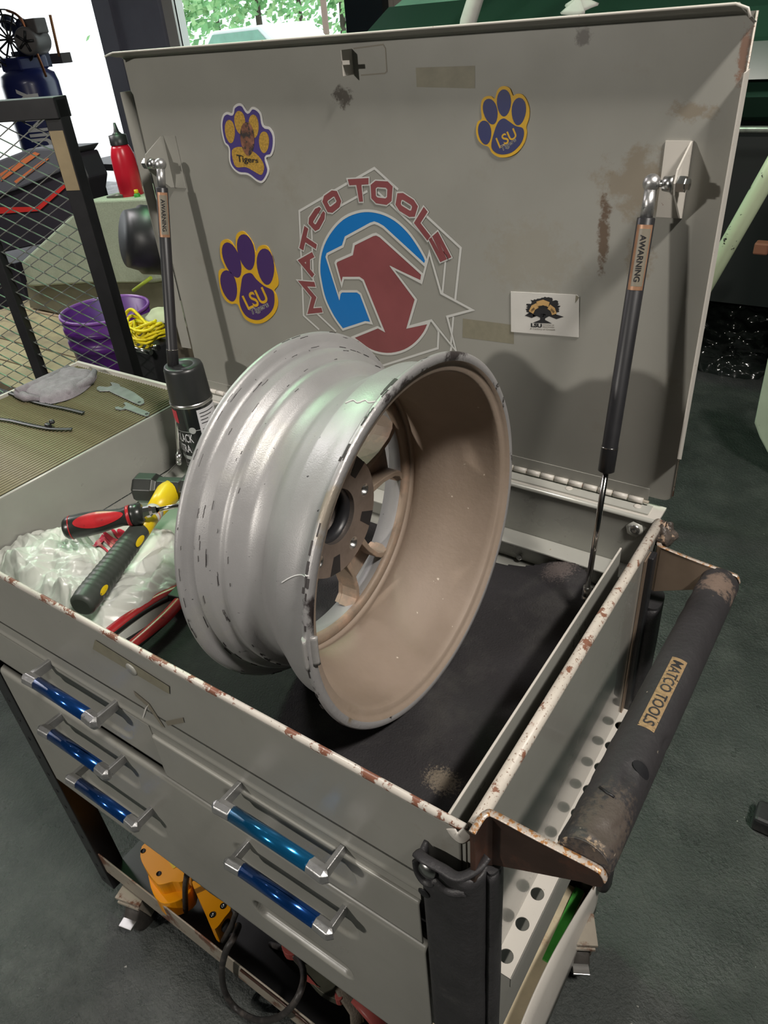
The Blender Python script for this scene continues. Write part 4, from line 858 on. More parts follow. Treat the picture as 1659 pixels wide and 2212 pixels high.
CW = [(math.cos(a_), math.sin(a_), f_, am_, p_) for a_, f_, am_, p_ in ((0.9, 11, 0.016, 0.1), (2.2, 14, 0.013, 0.6), (0.2, 19, 0.009, 0.3), (1.5, 23, 0.008, 0.8), (2.8, 29, 0.0055, 0.45), (0.6, 37, 0.0055, 0.9), (1.9, 48, 0.0045, 0.2), (1.1, 63, 0.0035, 0.7), (2.5, 80, 0.0025, 0.15))]
bag.grid(bagf, 260, 240, smooth=True, mask=lambda i, j: pin(bx0+(bx1-bx0)*(i+0.5)/260, by0+(by1-by0)*(j+0.5)/240) > -0.004)
bo = bag.build('plastic_bag', BAGM); bt = tag(bo, 'crumpled white plastic shopping bag with red print, under the hammer', 'plastic bag')
def onbag(x, y): return bagf((x-bx0)/(bx1-bx0), (y-by0)/(by1-by0))
m = MB()
def drape(bl, br, tl, tr, txt, off):
    q = quad(*[Vector((*U(px, py, 2, -0.065)[:2], 0)) for px, py in (bl, br, tl, tr)])
    def f(u, v):
        p = q(u, v); w_ = onbag(p.x, p.y); return Vector((w_.x, w_.y, w_.z+0.0022))
    put_text(m, txt, f, 0, off, 4)
drape((222, 1188), (288, 1146), (197, 1172), (262, 1134), 'TINS', 0.06)
m.build('red_print', BAGRED, bo, merge=False)

# hammer
ha = U(178, 1307, 2, -0.040); hb_ = U(368, 1060, 2, -0.040)
hd = (hb_-ha).normalized(); hl_ = (hb_-ha).length
hm = thing('sledge_hammer', 'sledge hammer with dark grey and yellow handle lying on the plastic bag', 'hammer')
hx = lambda t: ha + hd*(hl_*t)
m = MB(); n = 60; pts = [hx(0.0)-hd*0.004] + [hx(0.60*i/n) for i in range(n+1)]; rr = [(0.013, 0.013)]
for i in range(n+1):
    t = i/n; r = 0.0185-0.003*t + (0.0007*math.sin(i*1.9) if 6 < i < 48 else 0)
    if i < 4: r -= 0.0012*(4-i)*0.3
    rr.append((r, r*1.02))
m.tube(pts, rr, 24); m.build('grip', GRIP, hm)
m = MB(); m.tube([hx(0.598), hx(0.66), hx(0.72)], [0.0158, 0.0152, 0.0145], 20); m.build('yellow_collar', YTOOL, hm)
m = MB(); m.tube([hx(0.72), hx(0.79)], 0.0145, 20); m.build('white_label', CARDM, hm); 
m = MB(); m.tube([hx(0.745), hx(0.752)], 0.0147, 20); m.build('orange_stripe', CORG, hm)
m = MB(); m.tube([hx(0.79), hx(0.88), hx(0.96), hx(1.03)], [0.0145, 0.0175, 0.020, 0.018], 20); m.build('yellow_neck', YTOOL, hm)
side = hd.cross(Vector((0, 0, 1))).normalized(); upn = side.cross(hd).normalized()
def ell(t, a0, off, w_, l_, par, mat, nm):
    c_ = hx(t); mm = MB(); cam_d = (CAM-c_).normalized(); f_ = (cam_d-cam_d.dot(hd)*hd).normalized(); s__ = hd.cross(f_)
    R_ = 0.0186
    mm.grid(lambda u, v: c_+hd*(l_*math.sin(2*pi*u)*v)+(f_*math.cos(off+w_*math.cos(2*pi*u)*v)+s__*math.sin(off+w_*math.cos(2*pi*u)*v))*R_, 24, 3); mm.build(nm, mat, par)
ell(0.49, 0, 0.55, 0.28, 0.013, hm, YTOOL, 'yellow_spot'); ell(0.10, 0, 0.62, 0.25, 0.010, hm, YTOOL, 'yellow_spot')
m = MB(); hc = hx(1.02); hs = (side*-1*0.985+hd*0.1).normalized(); 
def oct_(p, r): return [p + hd*(r*math.cos(pi/8+k*pi/4)) + Vector((0, 0, 1))*(r*math.sin(pi/8+k*pi/4)) for k in range(8)]
prev = None
for t, r in ((-0.062, 0.022), (-0.056, 0.0255), (-0.026, 0.0255), (-0.020, 0.020), (0.020, 0.020), (0.026, 0.0255), (0.056, 0.0255), (0.062, 0.022)):
    rg = oct_(hc+side*t, r)
    if prev: m.add(prev+rg, [(k, (k+1) % 8, 8+(k+1) % 8, 8+k) for k in range(8)])
    else: m.add(rg, [tuple(range(8))])
    prev = rg
m.add(prev, [tuple(range(8))]); m.build('head', HEADM, hm, bevel=0.0015)

# screwdriver
sa = U(136, 1143, 2, -0.014); sb = U(312, 1107, 2, -0.009); sd_ = (sb-sa).normalized(); sl = (sb-sa).length
sw_ = thing('screwdriver', 'red and black ratcheting screwdriver lying across the plastic bag', 'screwdriver')
sx = lambda t: sa+sd_*(sl*t)
prof = [(0.0, 0.006), (0.02, 0.013), (0.06, 0.0170), (0.13, 0.0180), (0.25, 0.0185), (0.45, 0.0175), (0.62, 0.0145), (0.72, 0.0135), (0.80, 0.0150), (0.845, 0.0155)]
fr = (CAM-sx(0.5)).normalized(); fr = (fr-fr.dot(sd_)*sd_).normalized(); s2_ = sd_.cross(fr)
def hr(t):
    for (a, ra), (b, rb) in zip(prof, prof[1:]):
        if a <= t <= b: k = (t-a)/(b-a); return ra+(rb-ra)*k
    return prof[-1][1]
m = MB(); m.tube([sx(t) for t, r in prof], [r for t, r in prof], 24); m.build('handle', SBLK, sw_)
m = MB()
def ins(u, v):
    t = 0.17+0.60*u; wd_ = 0.80*math.sin(pi*min(1, max(0, u*1.0)))**0.6+0.05; a = -0.28+wd_*(v-0.5)*1.7
    return sx(t)+(fr*math.cos(a)+s2_*math.sin(a))*(hr(t)+0.0008)
m.grid(ins, 40, 12); m.tube([sx(0.795), sx(0.835)], 0.0158, 24); m.tube([sx(0.10), sx(0.112)], 0.0182, 24); m.build('red_insert', SREDM, sw_)
m = MB(); m.tube([sx(0.845), sx(0.86), sx(0.96), sx(0.985)], [0.0150, 0.0165, 0.0160, 0.012], 24); m.build('ratchet_collar', SBLK, sw_)
m = MB(); m.lathe([(0, 0.001), (0, 0.009), (0.010, 0.0085), (0.014, 0.006), (0.020, 0.0055)], sx(0.985), sd_, 8, smooth=False); m.tube([sx(1.05), sx(1.85)], 0.0036, 12); m.build('shaft', CHROME, sw_)

# pliers with red grips
pt = thing('pliers', 'pliers with worn red grips beside the bag, next to the front rim', 'pliers')
pv = U(398, 1272, 2, -0.086)
for k, pl_ in enumerate((((228, 1372), (285, 1330), (340, 1295), (398, 1268)), ((276, 1402), (325, 1362), (365, 1325), (402, 1282)))):
    pts = bez([U(x, y, 2, -0.094) for x, y in pl_], 8)
    B().tube(pts, [(0.0065+0.002*math.sin(pi*i/len(pts)), 0.009) for i in range(len(pts))], 12, flat=(0, 0, 1)).build('handle', SREDM, pt)
    pts2 = [p+Vector((0.004, -0.007, -0.001)) for p in pts]
    B().tube(pts2, 0.0055, 10).build('handle_underside', SBLK, pt)
m = MB(); jd = (U(470, 1200, 2, -0.092)-pv).normalized(); js = jd.cross(Vector((0, 0, 1)))
m.hexa([pv-js*0.016-jd*0.02, pv+js*0.016-jd*0.02, pv+js*0.018+jd*0.02, pv+js*0.006+jd*0.07, pv-js*0.006+jd*0.07, pv-js*0.018+jd*0.02], [p-Vector((0, 0, 0.012)) for p in (pv-js*0.016-jd*0.02, pv+js*0.016-jd*0.02, pv+js*0.018+jd*0.02, pv+js*0.006+jd*0.07, pv-js*0.006+jd*0.07, pv-js*0.018+jd*0.02)])
m.build('jaw', HEADM, pt, bevel=0.002)

# ================================================================== ON THE SIDE SHELF
ZS = -0.0007
WSTEEL = M('worn_wrench_steel', (0.20, 0.20, 0.20), 0.42, 0.45, 0.2, 40)
# towel
tp = [(35, 848), (60, 835), (120, 815), (150, 793), (205, 800), (190, 828), (150, 853), (92, 866), (75, 858)]
to = [U(x, y, 2, ZS+0.010) for x, y in tp]
cx_ = sum(p.x for p in to)/len(to); cy_ = sum(p.y for p in to)/len(to)
bt_ = bez(to, 6, closed=True)
def towf(u, v):
    k = u*len(bt_); i = int(k) % len(bt_); p = bt_[i]; r = v
    x = cx_+(p.x-cx_)*r; y = cy_+(p.y-cy_)*r
    z = ZS + 0.022*(1-r**6) + 0.0045*noise.noise(Vector((x*22, y*22, 0))) + 0.003*noise.noise(Vector((x*60, y*60, 4)))
    if v > 0.98: z = ZS+0.0015
    return Vector((x, y, z))
m = MB(); m.grid(towf, len(bt_), 30); m.tube([U(40, 850, 2, ZS+0.008), U(55, 858, 2, ZS+0.008), U(90, 862, 2, ZS+0.007)], [0.010, 0.009, 0.005], 12); m.tube([U(38, 850, 2, ZS+0.012), U(85, 830, 2, ZS+0.014), U(150, 797, 2, ZS+0.014)], [0.011, 0.012, 0.009], 12)
m.tube([U(92, 862, 2, ZS+0.007), U(145, 850, 2, ZS+0.009), U(195, 822, 2, ZS+0.008), U(204, 802, 2, ZS+0.008)], [0.006, 0.009, 0.009, 0.006], 12)
tag(m.build('shop_towel', TOWEL), 'folded grey terry shop towel on the ribbed side shelf', 'towel')
# keys (flat bracket spanners)
def plate(name, pts, t, label, z=ZS):
    mm = MB(); mm.poly([[U(x, y, 2, z+t) for x, y in pts]], (0, 0, -t)); return tag(mm.build(name, WSTEEL, None, bevel=0.0006), label, 'wrench', 'flat wrenches on the side shelf')
z2 = lambda pts: [(a*0.28933, 760+b*0.28933) for a, b in pts]
k1 = plate('flat_wrench', z2([(722,265),(735,255),(800,262),(838,250),(822,225),(850,228),(890,240),(900,258),(925,265),(1000,300),(1072,352),(1078,380),(1045,396),(1008,382),(830,300),(815,290),(745,292),(722,280)]), 0.0024, 'larger flat steel wrench on the ribbed shelf, nearer the towel')
k2 = plate('flat_wrench', z2([(858,410),(880,408),(915,418),(938,398),(922,382),(935,374),(955,380),(985,395),(1050,425),(1118,452),(1108,474),(1085,478),(1050,466),(935,424),(900,432),(862,425)]), 0.0022, 'smaller flat steel wrench on the shelf, at its edge beside the spray can')
for k_, (x, y) in ((k1, (1040, 375)), (k2, (1095, 462))):
    p = U(x*0.28933, 760+y*0.28933, 2, ZS+0.0026); B().lathe([(0, 0.0), (0, 0.0032), (0.0003, 0.003)], p, (0, 0, 1), 14).build('hole', INK, k_)
# zip ties
def ztie(pts, label, head=None):
    p_ = bez([U(x, y, 2, ZS+0.004) for x, y in pts], 6); t = thing('cable_tie', label, 'cable tie', group='cable ties on the side shelf')
    B().tube(p_, [(0.0012, 0.0034)]*len(p_), 6, flat=(0, 0, 1), smooth=False).build('strap', BLACK, t)
    mm = MB()
    for i in range(0, len(p_)-1):
        d_ = (p_[i+1]-p_[i]); n_ = d_.normalized().cross(Vector((0, 0, 1)))
        for k in range(2): q = p_[i]+d_*(k/2)-n_*0.0045; mm.box((q.x-0.0008, q.y-0.0008, q.z-0.0016), (q.x+0.0008, q.y+0.0008, q.z+0.0006))
    o_ = mm.build('teeth', BLACK, t); o_['kind'] = 'stuff'
    if head:
        q = U(*head, 2, ZS+0.006); B().box((q.x-0.006, q.y-0.004, ZS), (q.x+0.006, q.y+0.004, q.z+0.004)).build('head', BLACK, t, bevel=0.0015)
ztie(((20, 848), (50, 860), (90, 872), (140, 882), (180, 892)), 'straight black cable tie on the ribbed shelf, tucked against the towel')
ztie(((-20, 903), (20, 908), (65, 918), (110, 926), (155, 927)), 'black cable tie with a lump of a head, nearest the shelf front', (104, 919))
q = U(112, 911, 2, ZS+0.012)
B().sphere(q, 0.006, 10, sc=(1.2, 0.8, 0.7)).build('tie_stub', BLACK, [o for o in bpy.data.objects if o.name.startswith('cable_tie')][-1])
# ================================================================== ON THE LID: magnets
def lidpt(ox, oy, k, lift=0.0): return lambda p: U(ox+k*p[0], oy+k*p[1], 1, YL-0.0002-lift)
def ellp(cx, cy, a, b, rot, n=22, sq=0.0):
    r = math.radians(rot); out = []
    for i in range(n):
        t = 2*pi*i/n; x = a*math.cos(t); y = b*math.sin(t); x *= 1-0.12*(y/b)
        out.append((cx+x*math.cos(r)-y*math.sin(r), cy+x*math.sin(r)+y*math.cos(r)))
    return out
def paw(label, f, outline, toes, main, base, pads, inset=None, texts=(), extra=None):
    t = thing('paw_magnet', label, 'magnet')
    P0 = f; ol = bez([P0(p) for p in outline], 4, closed=True)
    up = Vector((0, -1, 0))
    m = MB(); m.poly([ol], (0, -0.0014, 0)); m.build('magnet_base', base, t, bevel=0.0002)
    lay = 0.0016
    if inset:
        c = sum(ol, Vector())/len(ol); m = MB()
        q = []
        for i in range(len(ol)):
            tg = (ol[(i+1) % len(ol)]-ol[i-1]).normalized(); nn = tg.cross(up); 
            if (ol[i]+nn*0.001-c).length > (ol[i]-c).length: nn = -nn
            q.append(ol[i]+nn*0.0032+up*lay)
        m.poly([q]); m.build('border_print', inset, t); lay += 0.0002
    for k, e in enumerate(toes):
        B().poly([[P0(p)+up*lay for p in ellp(*e)]]).build('toe_pad', pads, t)
    B().poly([[p+up*lay for p in bez([P0(p) for p in main], 4, closed=True)]]).build('main_pad', pads, t)
    m = MB(); mats = []
    for tx, q, mat, off, lf in texts:
        mats.append(mat); qq = [P0(p)+up*(lay+lf) for p in q]; put_text(m, tx, quad(*qq), len(mats)-1, off)
    if mats: m.build('lettering', mats, t, merge=False)
    return t
f = lidpt(440, 180, 0.24417)
paw('purple paw magnet with yellow border, lower left of the lid, reading LSU Tigers', f,
    [(137,1665),(160,1640),(192,1632),(155,1540),(150,1430),(170,1390),(210,1378),(250,1400),(285,1445),(290,1350),(320,1312),(360,1310),(400,1350),(445,1420),(465,1490),(490,1445),(525,1430),(565,1440),(595,1490),(640,1640),(662,1740),(660,1790),(630,1830),(650,1880),(660,1950),(640,2020),(590,2080),(520,2120),(440,2120),(370,2080),(330,2010),(300,1950),(250,1950),(200,1920),(160,1850),(140,1750)],
    [(230,1790,68,142,-14),(257,1562,70,165,-20),(383,1492,74,162,-12),(554,1620,76,162,-6)], [(335,1790),(350,1710),(385,1680),(430,1680),(470,1730),(540,1790),(615,1830),(632,1900),(622,1980),(580,2040),(500,2090),(420,2080),(360,2030),(322,1930)],
    YEL, PURP, texts=[('LSU', ((402,2000),(582,1925),(345,1882),(525,1800)), YEL, 0.02, 0.0001), ('Tigers', ((432,2062),(588,1985),(412,1998),(566,1928)), MWHITE, 0.03, 0.0002), ('Tigers', ((432,2062),(588,1985),(412,1998),(566,1928)), INK, 0.0, 0.0003)])
f = lidpt(1000, 170, 0.26672)
paw('navy paw magnet with yellow border, upper right of the lid', f,
    [(110,420),(122,350),(155,322),(150,250),(155,180),(185,145),(230,140),(262,160),(280,100),(310,65),(350,60),(385,80),(410,135),(440,122),(480,125),(515,165),(540,240),(537,320),(515,390),(520,440),(500,520),(450,590),(380,630),(300,635),(240,600),(212,552),(160,530),(125,490)],
    [(182,435,53,98,-6),(228,265,57,106,-12),(337,195,57,110,0),(457,264,58,112,4)], [(235,540),(255,440),(290,350),(335,320),(380,345),(430,380),(490,400),(498,460),(470,530),(400,595),(320,612),(260,590)],
    YEL, NAVY, texts=[('LSU', ((303,562),(446,470),(270,482),(415,398)), YEL, 0.015, 0.0001), ('Tigers', ((328,600),(440,510),(305,548),(428,478)), MWHITE, 0.03, 0.0002), ('Tigers', ((328,600),(440,510),(305,548),(428,478)), INK, 0.0, 0.0003)])
f = lidpt(440, 180, 0.24417)
tg_ = paw('gold glitter paw magnet with violet and white border, upper left of the lid', f,
    [(158,350),(175,278),(210,252),(255,262),(270,205),(310,176),(350,187),(392,247),(430,208),(475,220),(515,270),(535,368),(590,390),(628,460),(630,560),(605,640),(558,662),(582,760),(570,820),(530,877),(480,870),(400,812),(320,800),(260,750),(230,680),(225,572),(190,530),(165,440)],
    [(240,425,44,104,-5),(328,345,48,104,-6),(450,378,44,104,-4),(541,520,45,96,0)], [(258,590),(330,560),(440,600),(500,650),(540,720),(535,780),(510,808),(440,770),(380,740),(300,740),(270,690)],
    MWHITE, GOLD, inset=VIOL, texts=[('Tigers', ((312,712),(492,712),(300,628),(490,662)), INK, 0.02, 0.0005)])
m = MB(); m.poly([[f(p)+Vector((0, -0.0021, 0)) for p in ellp(395, 490, 62, 150, -4)]]); m.build('mottled_patch', M('mottled_brown', (0.20, 0.085, 0.05), 0.6, 0, 0.6, 90, col2=(0.03, 0.025, 0.025), c2scale=110, c2lo=0.5, c2hi=0.56), tg_)
# white card magnet
f = lidpt(1000, 170, 0.26672)
t = thing('card_magnet', 'white rectangular magnet printed with a black oak tree, right side of the lid', 'magnet')
L_ = lambda pts, l: [f(p)+Vector((0, -l, 0)) for p in pts]
B().poly([L_([(390,1722),(925,1748),(945,1765),(940,2093),(392,2048)], 0)], (0, -0.0012, 0)).build('card', CARDM, t, bevel=0.0002)
m = MB(); rnd = random.Random(3)
crown = []
for k in range(64):
    a = 2*pi*k/64; rx, ry = 138, 88; j = 0.80+0.28*rnd.random()
    crown.append((655+rx*math.cos(a)*j, 1855+ry*math.sin(a)*j*(0.8 if math.sin(a) > 0.3 and abs(math.cos(a)) < 0.55 else 1)))
m.poly([L_(crown, 0.0015)]); m.poly([L_([(505,1915),(560,1880),(600,1920),(560,1935)], 0.0015)]); m.poly([L_([(740,1900),(820,1925),(760,1945),(700,1920)], 0.0015)])
m.poly([L_([(632,1900),(675,1900),(668,1950),(725,1980),(568,1975),(628,1950)], 0.0015)])
for a, b in (((640,1930),(575,1900)), ((668,1930),(725,1900))): m.ribbon(L_([a, b], 0.0016), 0.0022, (0, -1, 0), closed=False)
m.ribbon(L_([(556,1890),(575,1850),(610,1832)], 0.0018), 0.0068, (0, -1, 0), 1, closed=False); m.ribbon(L_([(606,1822),(655,1808),(702,1826)], 0.002), 0.0068, (0, -1, 0), 1, closed=False); m.ribbon(L_([(700,1842),(732,1866),(745,1905)], 0.0018), 0.0068, (0, -1, 0), 1, closed=False)
tq = lambda a, b, c, d, l=0.0022: quad(*[f(p)+Vector((0, -l, 0)) for p in (a, b, c, d)])
put_text(m, '100 YEARS', tq((615,1852),(690,1855),(615,1832),(690,1835)), 0, 0)
put_text(m, '1908', tq((562,1885),(588,1862),(555,1868),(580,1846)), 0, 0); put_text(m, '2008', tq((712,1868),(738,1895),(722,1852),(748,1880)), 0, 0)
put_text(m, 'LSU', tq((557,2006),(640,2012),(557,1978),(640,1984), 0.0016), 0, 0.05)
put_text(m, 'COLLEGE OF', tq((650,1995),(742,2000),(650,1984),(742,1989), 0.0016), 2, 0); put_text(m, 'EDUCATION', tq((650,2012),(742,2017),(650,2001),(742,2006), 0.0016), 2, 0)
put_text(m, 'A Century of Growth', tq((545,2032),(748,2042),(548,2014),(750,2024), 0.0016), 2, 0)
m.build('card_print', [INK, BANNER, WARN2], t, merge=False)
B().poly([L_([(918,1750),(945,1768),(912,1815)], 0.0016)]).build('folded_corner', TAPE, t)

# ================================================================== LOWER SHELF
yt = thing('power_tool', 'yellow corded power tool lying on the lower shelf behind the front lip', 'power tool')
def up_(pts, z): return [U(x, y, 2, z) for x, y in pts]
zz = -0.775
m = MB(); m.poly([bez(up_([(312,1822),(345,1838),(378,1868),(402,1892),(392,1905),(372,1905),(352,1910),(338,1908),(318,1882),(303,1850)], zz), 3, closed=True)], (0, 0, -0.045)); m.build('housing', YELM, yt, bevel=0.006, seg=3)
m = MB(); m.poly([bez(up_([(318,1855),(352,1890),(408,1888),(412,1925),(378,1948),(345,1948),(325,1915)], zz-0.035), 3, closed=True)], (0, 0, -0.05)); m.build('housing_base', YELM, yt, bevel=0.006, seg=3)
m = MB(); m.poly([bez(up_([(420,1903),(455,1930),(492,1955),(498,1965),(485,1982),(468,2004),(456,2002),(436,1955),(417,1914)], zz-0.01), 3, closed=True)], (0, 0, -0.05)); m.build('handle_housing', YELM, yt, bevel=0.005, seg=3)
for p in ((309, 1838), (343, 1887)): 
    q_ = U(*p, 2, zz+0.0006); B().lathe([(0, 0), (0, 0.0052), (0.0004, 0.005)], q_, (0, 0, 1), 14).build('screw_hole', INK, yt)
for p in ((482, 1957), (459, 1976)):
    q_ = U(*p, 2, zz-0.0095); m = MB(); m.lathe([(0, 0), (0, 0.0062), (0.0006, 0.006)], q_, (0, 0, 1), 14, 0); m.lathe([(0.0008, 0), (0.0008, 0.0040), (0.0012, 0.0035), (0.0004, 0.0018)], q_, (0, 0, 1), 6, 1); m.build('torx_screw', [INK, STEEL], yt)
B().poly([up_([(362,1858),(382,1872),(374,1876)], zz+0.001)]).build('warning_mark', YTOOL, yt)
m = MB(); m.tube([U(474, 1988, 2, zz-0.03), U(486, 1997, 2, zz-0.03), U(500, 2008, 2, zz-0.032)], [0.013, 0.012, 0.010], 16); m.build('cable_boot', BLACK, yt)
cb = [(500,2008,.03),(515,2000,.03),(505,2025,0.0),(488,2055,-.02),(479,2100,-.022),(487,2145,-.022),(512,2180,-.022),(556,2203,-.022),(600,2198,-.02),(636,2166,-.01),(655,2120,.02),(650,2082,.05),(622,2052,.07),(585,2040,.08),(552,2030,.08),(540,2018,.08)]
m = MB(); m.tube(bez([U(x, y, 1, yy) for x, y, yy in cb], 6), 0.0058, 12)
tag(m.build('power_cable', CABLE), 'looped grey rubber power cable hanging over the lower shelf lip', 'cable')
m = MB(); m.tube(bez([U(404, 1888, 1, 0.03), U(400, 1920, 1, 0.028), U(401, 1968, 1, 0.026)], 5), 0.0055, 10)
tag(m.build('cable_end', CABLE), 'short grey cable end standing beside the yellow tool, left of the loop', 'cable')
m = MB(); m.tube([U(512, 1965, 1, 0.02), U(500, 2000, 1, 0.018), U(482, 2032, 1, 0.016)], 0.005, 10)
tag(m.build('cable_end', CABLE), 'short black cable end hanging between yellow tool and cable loop', 'cable')
tn = thing('locking_pliers', 'faded red and olive gripping tool on the lower shelf, right of the cable loop', 'pliers')
m = MB(); m.poly([bez(up_([(612,2042),(632,2050),(640,2062),(690,2085),(712,2100),(735,2140),(737,2160),(722,2158),(690,2140),(662,2108),(640,2075)], -0.79), 3, closed=True)], (0, 0, -0.02)); m.build('frame', OLIVE, tn, bevel=0.003)
m = MB(); m.poly([up_([(655,2095),(685,2130),(690,2132),(662,2118)], -0.788)], (0, 0, -0.004)); m.build('red_face', REDT, tn, bevel=0.001)
m = MB(); m.poly([bez(up_([(608,2040),(628,2048),(636,2062),(616,2060)], -0.786), 3, closed=True)], (0, 0, -0.02)); m.build('red_end', REDT, tn, bevel=0.003)
m = MB(); m.poly([bez(up_([(726,2135),(742,2132),(738,2158),(724,2158)], -0.785), 3, closed=True)], (0, 0, -0.02)); m.build('red_end', REDT, tn, bevel=0.003)
m = MB(); pts = [U(732, 2122, 2, -0.775), U(750, 2150, 2, -0.79), U(768, 2185, 2, -0.80), U(772, 2212, 2, -0.81)]
m.tube(pts, [(0.002, 0.012), (0.003, 0.014), (0.004, 0.011), (0.004, 0.012)], 8, flat=(0, 0, 1)); tag(m.build('webbing_strap', WEB), 'frayed tan webbing strap on the lower shelf under the drawer', 'strap')
m = MB(); pts = [U(768, 2150, 2, -0.78), U(800, 2178, 2, -0.785), U(830, 2215, 2, -0.79)]
m.tube(pts, [(0.003, 0.013), (0.004, 0.017), (0.004, 0.016)], 8, flat=(0, 0, 1)); tag(m.build('red_strap', REDT), 'folded faded red strap on the lower shelf beside the webbing', 'strap')

# ================================================================== BACKGROUND LEFT
# mesh-sided steel frame
g0 = U(118, 232, 1, 0.75); g1 = U(0, 240, 2, g0.z); gd = (g1-g0); gd.z = 0; gd.normalize(); gn = Vector((-gd.y, gd.x, 0)); gtop = g0.z
cg = thing('mesh_panel_frame', 'black steel frame with silvery expanded mesh behind the side shelf', 'mesh frame')
GL = 1.45
def gp(a, z, off=0.0): return Vector((g0.x, g0.y, 0))+gd*a+gn*off+Vector((0, 0, z))
def gbox(a0, a1, z0, z1, t=0.018): m = MB(); return m.hexa([gp(a0, z0, -t), gp(a1, z0, -t), gp(a1, z1, -t), gp(a0, z1, -t)], [gp(a0, z0, t), gp(a1, z0, t), gp(a1, z1, t), gp(a0, z1, t)])
gbox(-0.02, 0.02, FLOOR, gtop+0.016).build('post', BLACK, cg, bevel=0.002)
gbox(-0.02, GL, gtop-0.020, gtop+0.020, 0.024).build('top_bar', BLACK, cg, bevel=0.002)
def pxof(v):
    v = v-CAM; c = [sum(RC[i][j]*v[j] for j in range(3)) for i in range(3)]; return 829.5+FPX*c[0]/c[2], 1106+FPX*c[1]/c[2]
best = min(((abs(pxof(gp(a/200, -0.25))[0]-(45+(pxof(gp(a/200, -0.25))[1]-685)*0.36)), a/200) for a in range(20, 280)))
gbox(best[1]-0.014, best[1]+0.014, FLOOR, gtop-0.02, 0.012).build('post', BLACK, cg, bevel=0.002)
gbox(GL-0.04, GL, FLOOR, gtop-0.02).build('post', BLACK, cg, bevel=0.002)
mw, mh, mz0, mz1 = 0.066, 0.033, -0.62, gtop-0.02
MESHM = M('galvanised_mesh', (0.42, 0.44, 0.42), 0.35, 0.85, 0.2, 30)
m = MB(); slope = mh/mw; H_ = mz1-mz0
k = -int(H_/mh)-2
while k*mw < GL+H_/slope:
    for sg in (1, -1):
        a0_ = k*mw; pts = []
        # line z = mz0 + sg-dependent diagonal
        if sg > 0: za = lambda a: mz0+(a-a0_)*slope
        else: za = lambda a: mz0+(a0_-a)*slope
        if sg > 0: lo, hi = max(0.02, a0_), min(GL-0.02, a0_+H_/slope)
        else: lo, hi = max(0.02, a0_-H_/slope), min(GL-0.02, a0_)
        if hi > lo+0.01:
            m.tube([gp(lo, za(lo), 0.001*sg), gp(hi, za(hi), 0.001*sg)], [(0.0018, 0.0008)]*2, 4, caps=False, smooth=False, flat=gn[:])
    k += 1
o = m.build('expanded_mesh', MESHM, cg, merge=False); o['kind'] = 'stuff'
m = MB(); c0_, c1_ = U(122, 283, 1, g0.y-0.02), U(160, 412, 1, g0.y-0.02)
m = gbox(-0.017, 0.017, c1_.z, c0_.z, 0.0195); m.build('cardboard_strip', CARDB, cg)
# low platform of tan boards carrying the bucket
pz = -0.52
pf_ = thing('plank_platform', 'low platform of dusty tan boards under the purple bucket', 'platform')
for k in range(9):
    y0_ = 1.02+0.155*k; o = B().box((-3.6, y0_, pz-0.03+0.002*(k % 3)), (-1.55, y0_+0.148, pz+0.002*(k % 3))).build('plank', TAN, pf_, bevel=0.003)
for (x_, y_) in ((-1.65, 1.1), (-3.5, 1.1), (-1.65, 2.35), (-3.5, 2.35)): B().box((x_-0.04, y_-0.04, FLOOR), (x_+0.04, y_+0.04, pz-0.03)).build('leg', BLACK, pf_)
# bucket
bc = U(226, 668, 2, -0.14); br = 0.142
bk = thing('plastic_bucket', 'open purple plastic bucket on the tan boards, behind the wire mesh', 'bucket')
hb2 = bc.z-pz-0.012
m = MB(); m.lathe([(0.0, 0.0), (0.0, br*0.82), (hb2*0.5, br*0.90), (hb2*0.72, br*0.94), (hb2*0.73, br*0.985), (hb2*0.78, br*0.985), (hb2*0.785, br*0.955), (hb2*0.86, br*0.965), (hb2*0.865, br*1.0), (hb2*0.90, br*1.0), (hb2*0.905, br*0.97), (hb2, br*0.985), (hb2, br*0.955), (0.02, br*0.80), (0.02, 0.0)], Vector((bc.x, bc.y, pz+0.012)), (0, 0, 1), 56); m.build('bucket_wall', BUCK, bk)
m = MB(); m.lathe([(hb2-0.006, br*0.985), (hb2-0.004, br*1.01), (hb2+0.003, br*1.005), (hb2+0.004, br*0.965), (hb2-0.003, br*0.95)], Vector((bc.x, bc.y, pz+0.012)), (0, 0, 1), 56); m.build('rim', BUCKR, bk)
# black stand with clamp, yellow cord on top
q = U(318, 742, 1, 0.88); st = thing('black_stand', 'black square stand with chrome clamp under the yellow cord', 'stand')
B().box((q.x-0.045, q.y-0.03, FLOOR), (q.x+0.045, q.y+0.05, q.z)).build('column', BLACK, st, bevel=0.004)
m = MB(); m.tube([q+Vector((-0.06, -0.035, -0.004)), q+Vector((0.055, -0.035, -0.004))], 0.007, 12); m.tube([q+Vector((0.06, -0.03, 0.01)), q+Vector((0.085, -0.03, 0.012))], 0.008, 10); m.build('clamp_bar', CHROME, st)
m = MB(); rnd = random.Random(5)
for k in range(11):
    a_ = rnd.uniform(0.035, 0.058); ph = rnd.uniform(-0.5, 0.5); zo = 0.012+0.005*k*0.8
    m.tube([q+Vector((a_*math.cos(t)*1.0+0.008*math.sin(3*t+k), a_*0.75*math.sin(t)+0.01, zo+0.012*math.cos(2*t+ph)+0.010*math.sin(t+k))) for t in [2*pi*i/18 for i in range(18)]], 0.0042, 6, closed=True)
m.tube(bez([q+Vector((-0.055, -0.02, 0.035)), q+Vector((-0.05, -0.01, 0.075)), q+Vector((-0.030, 0.0, 0.092)), q+Vector((0.0, 0.0, 0.075)), q+Vector((0.05, -0.01, 0.045))], 6), 0.0045, 6)
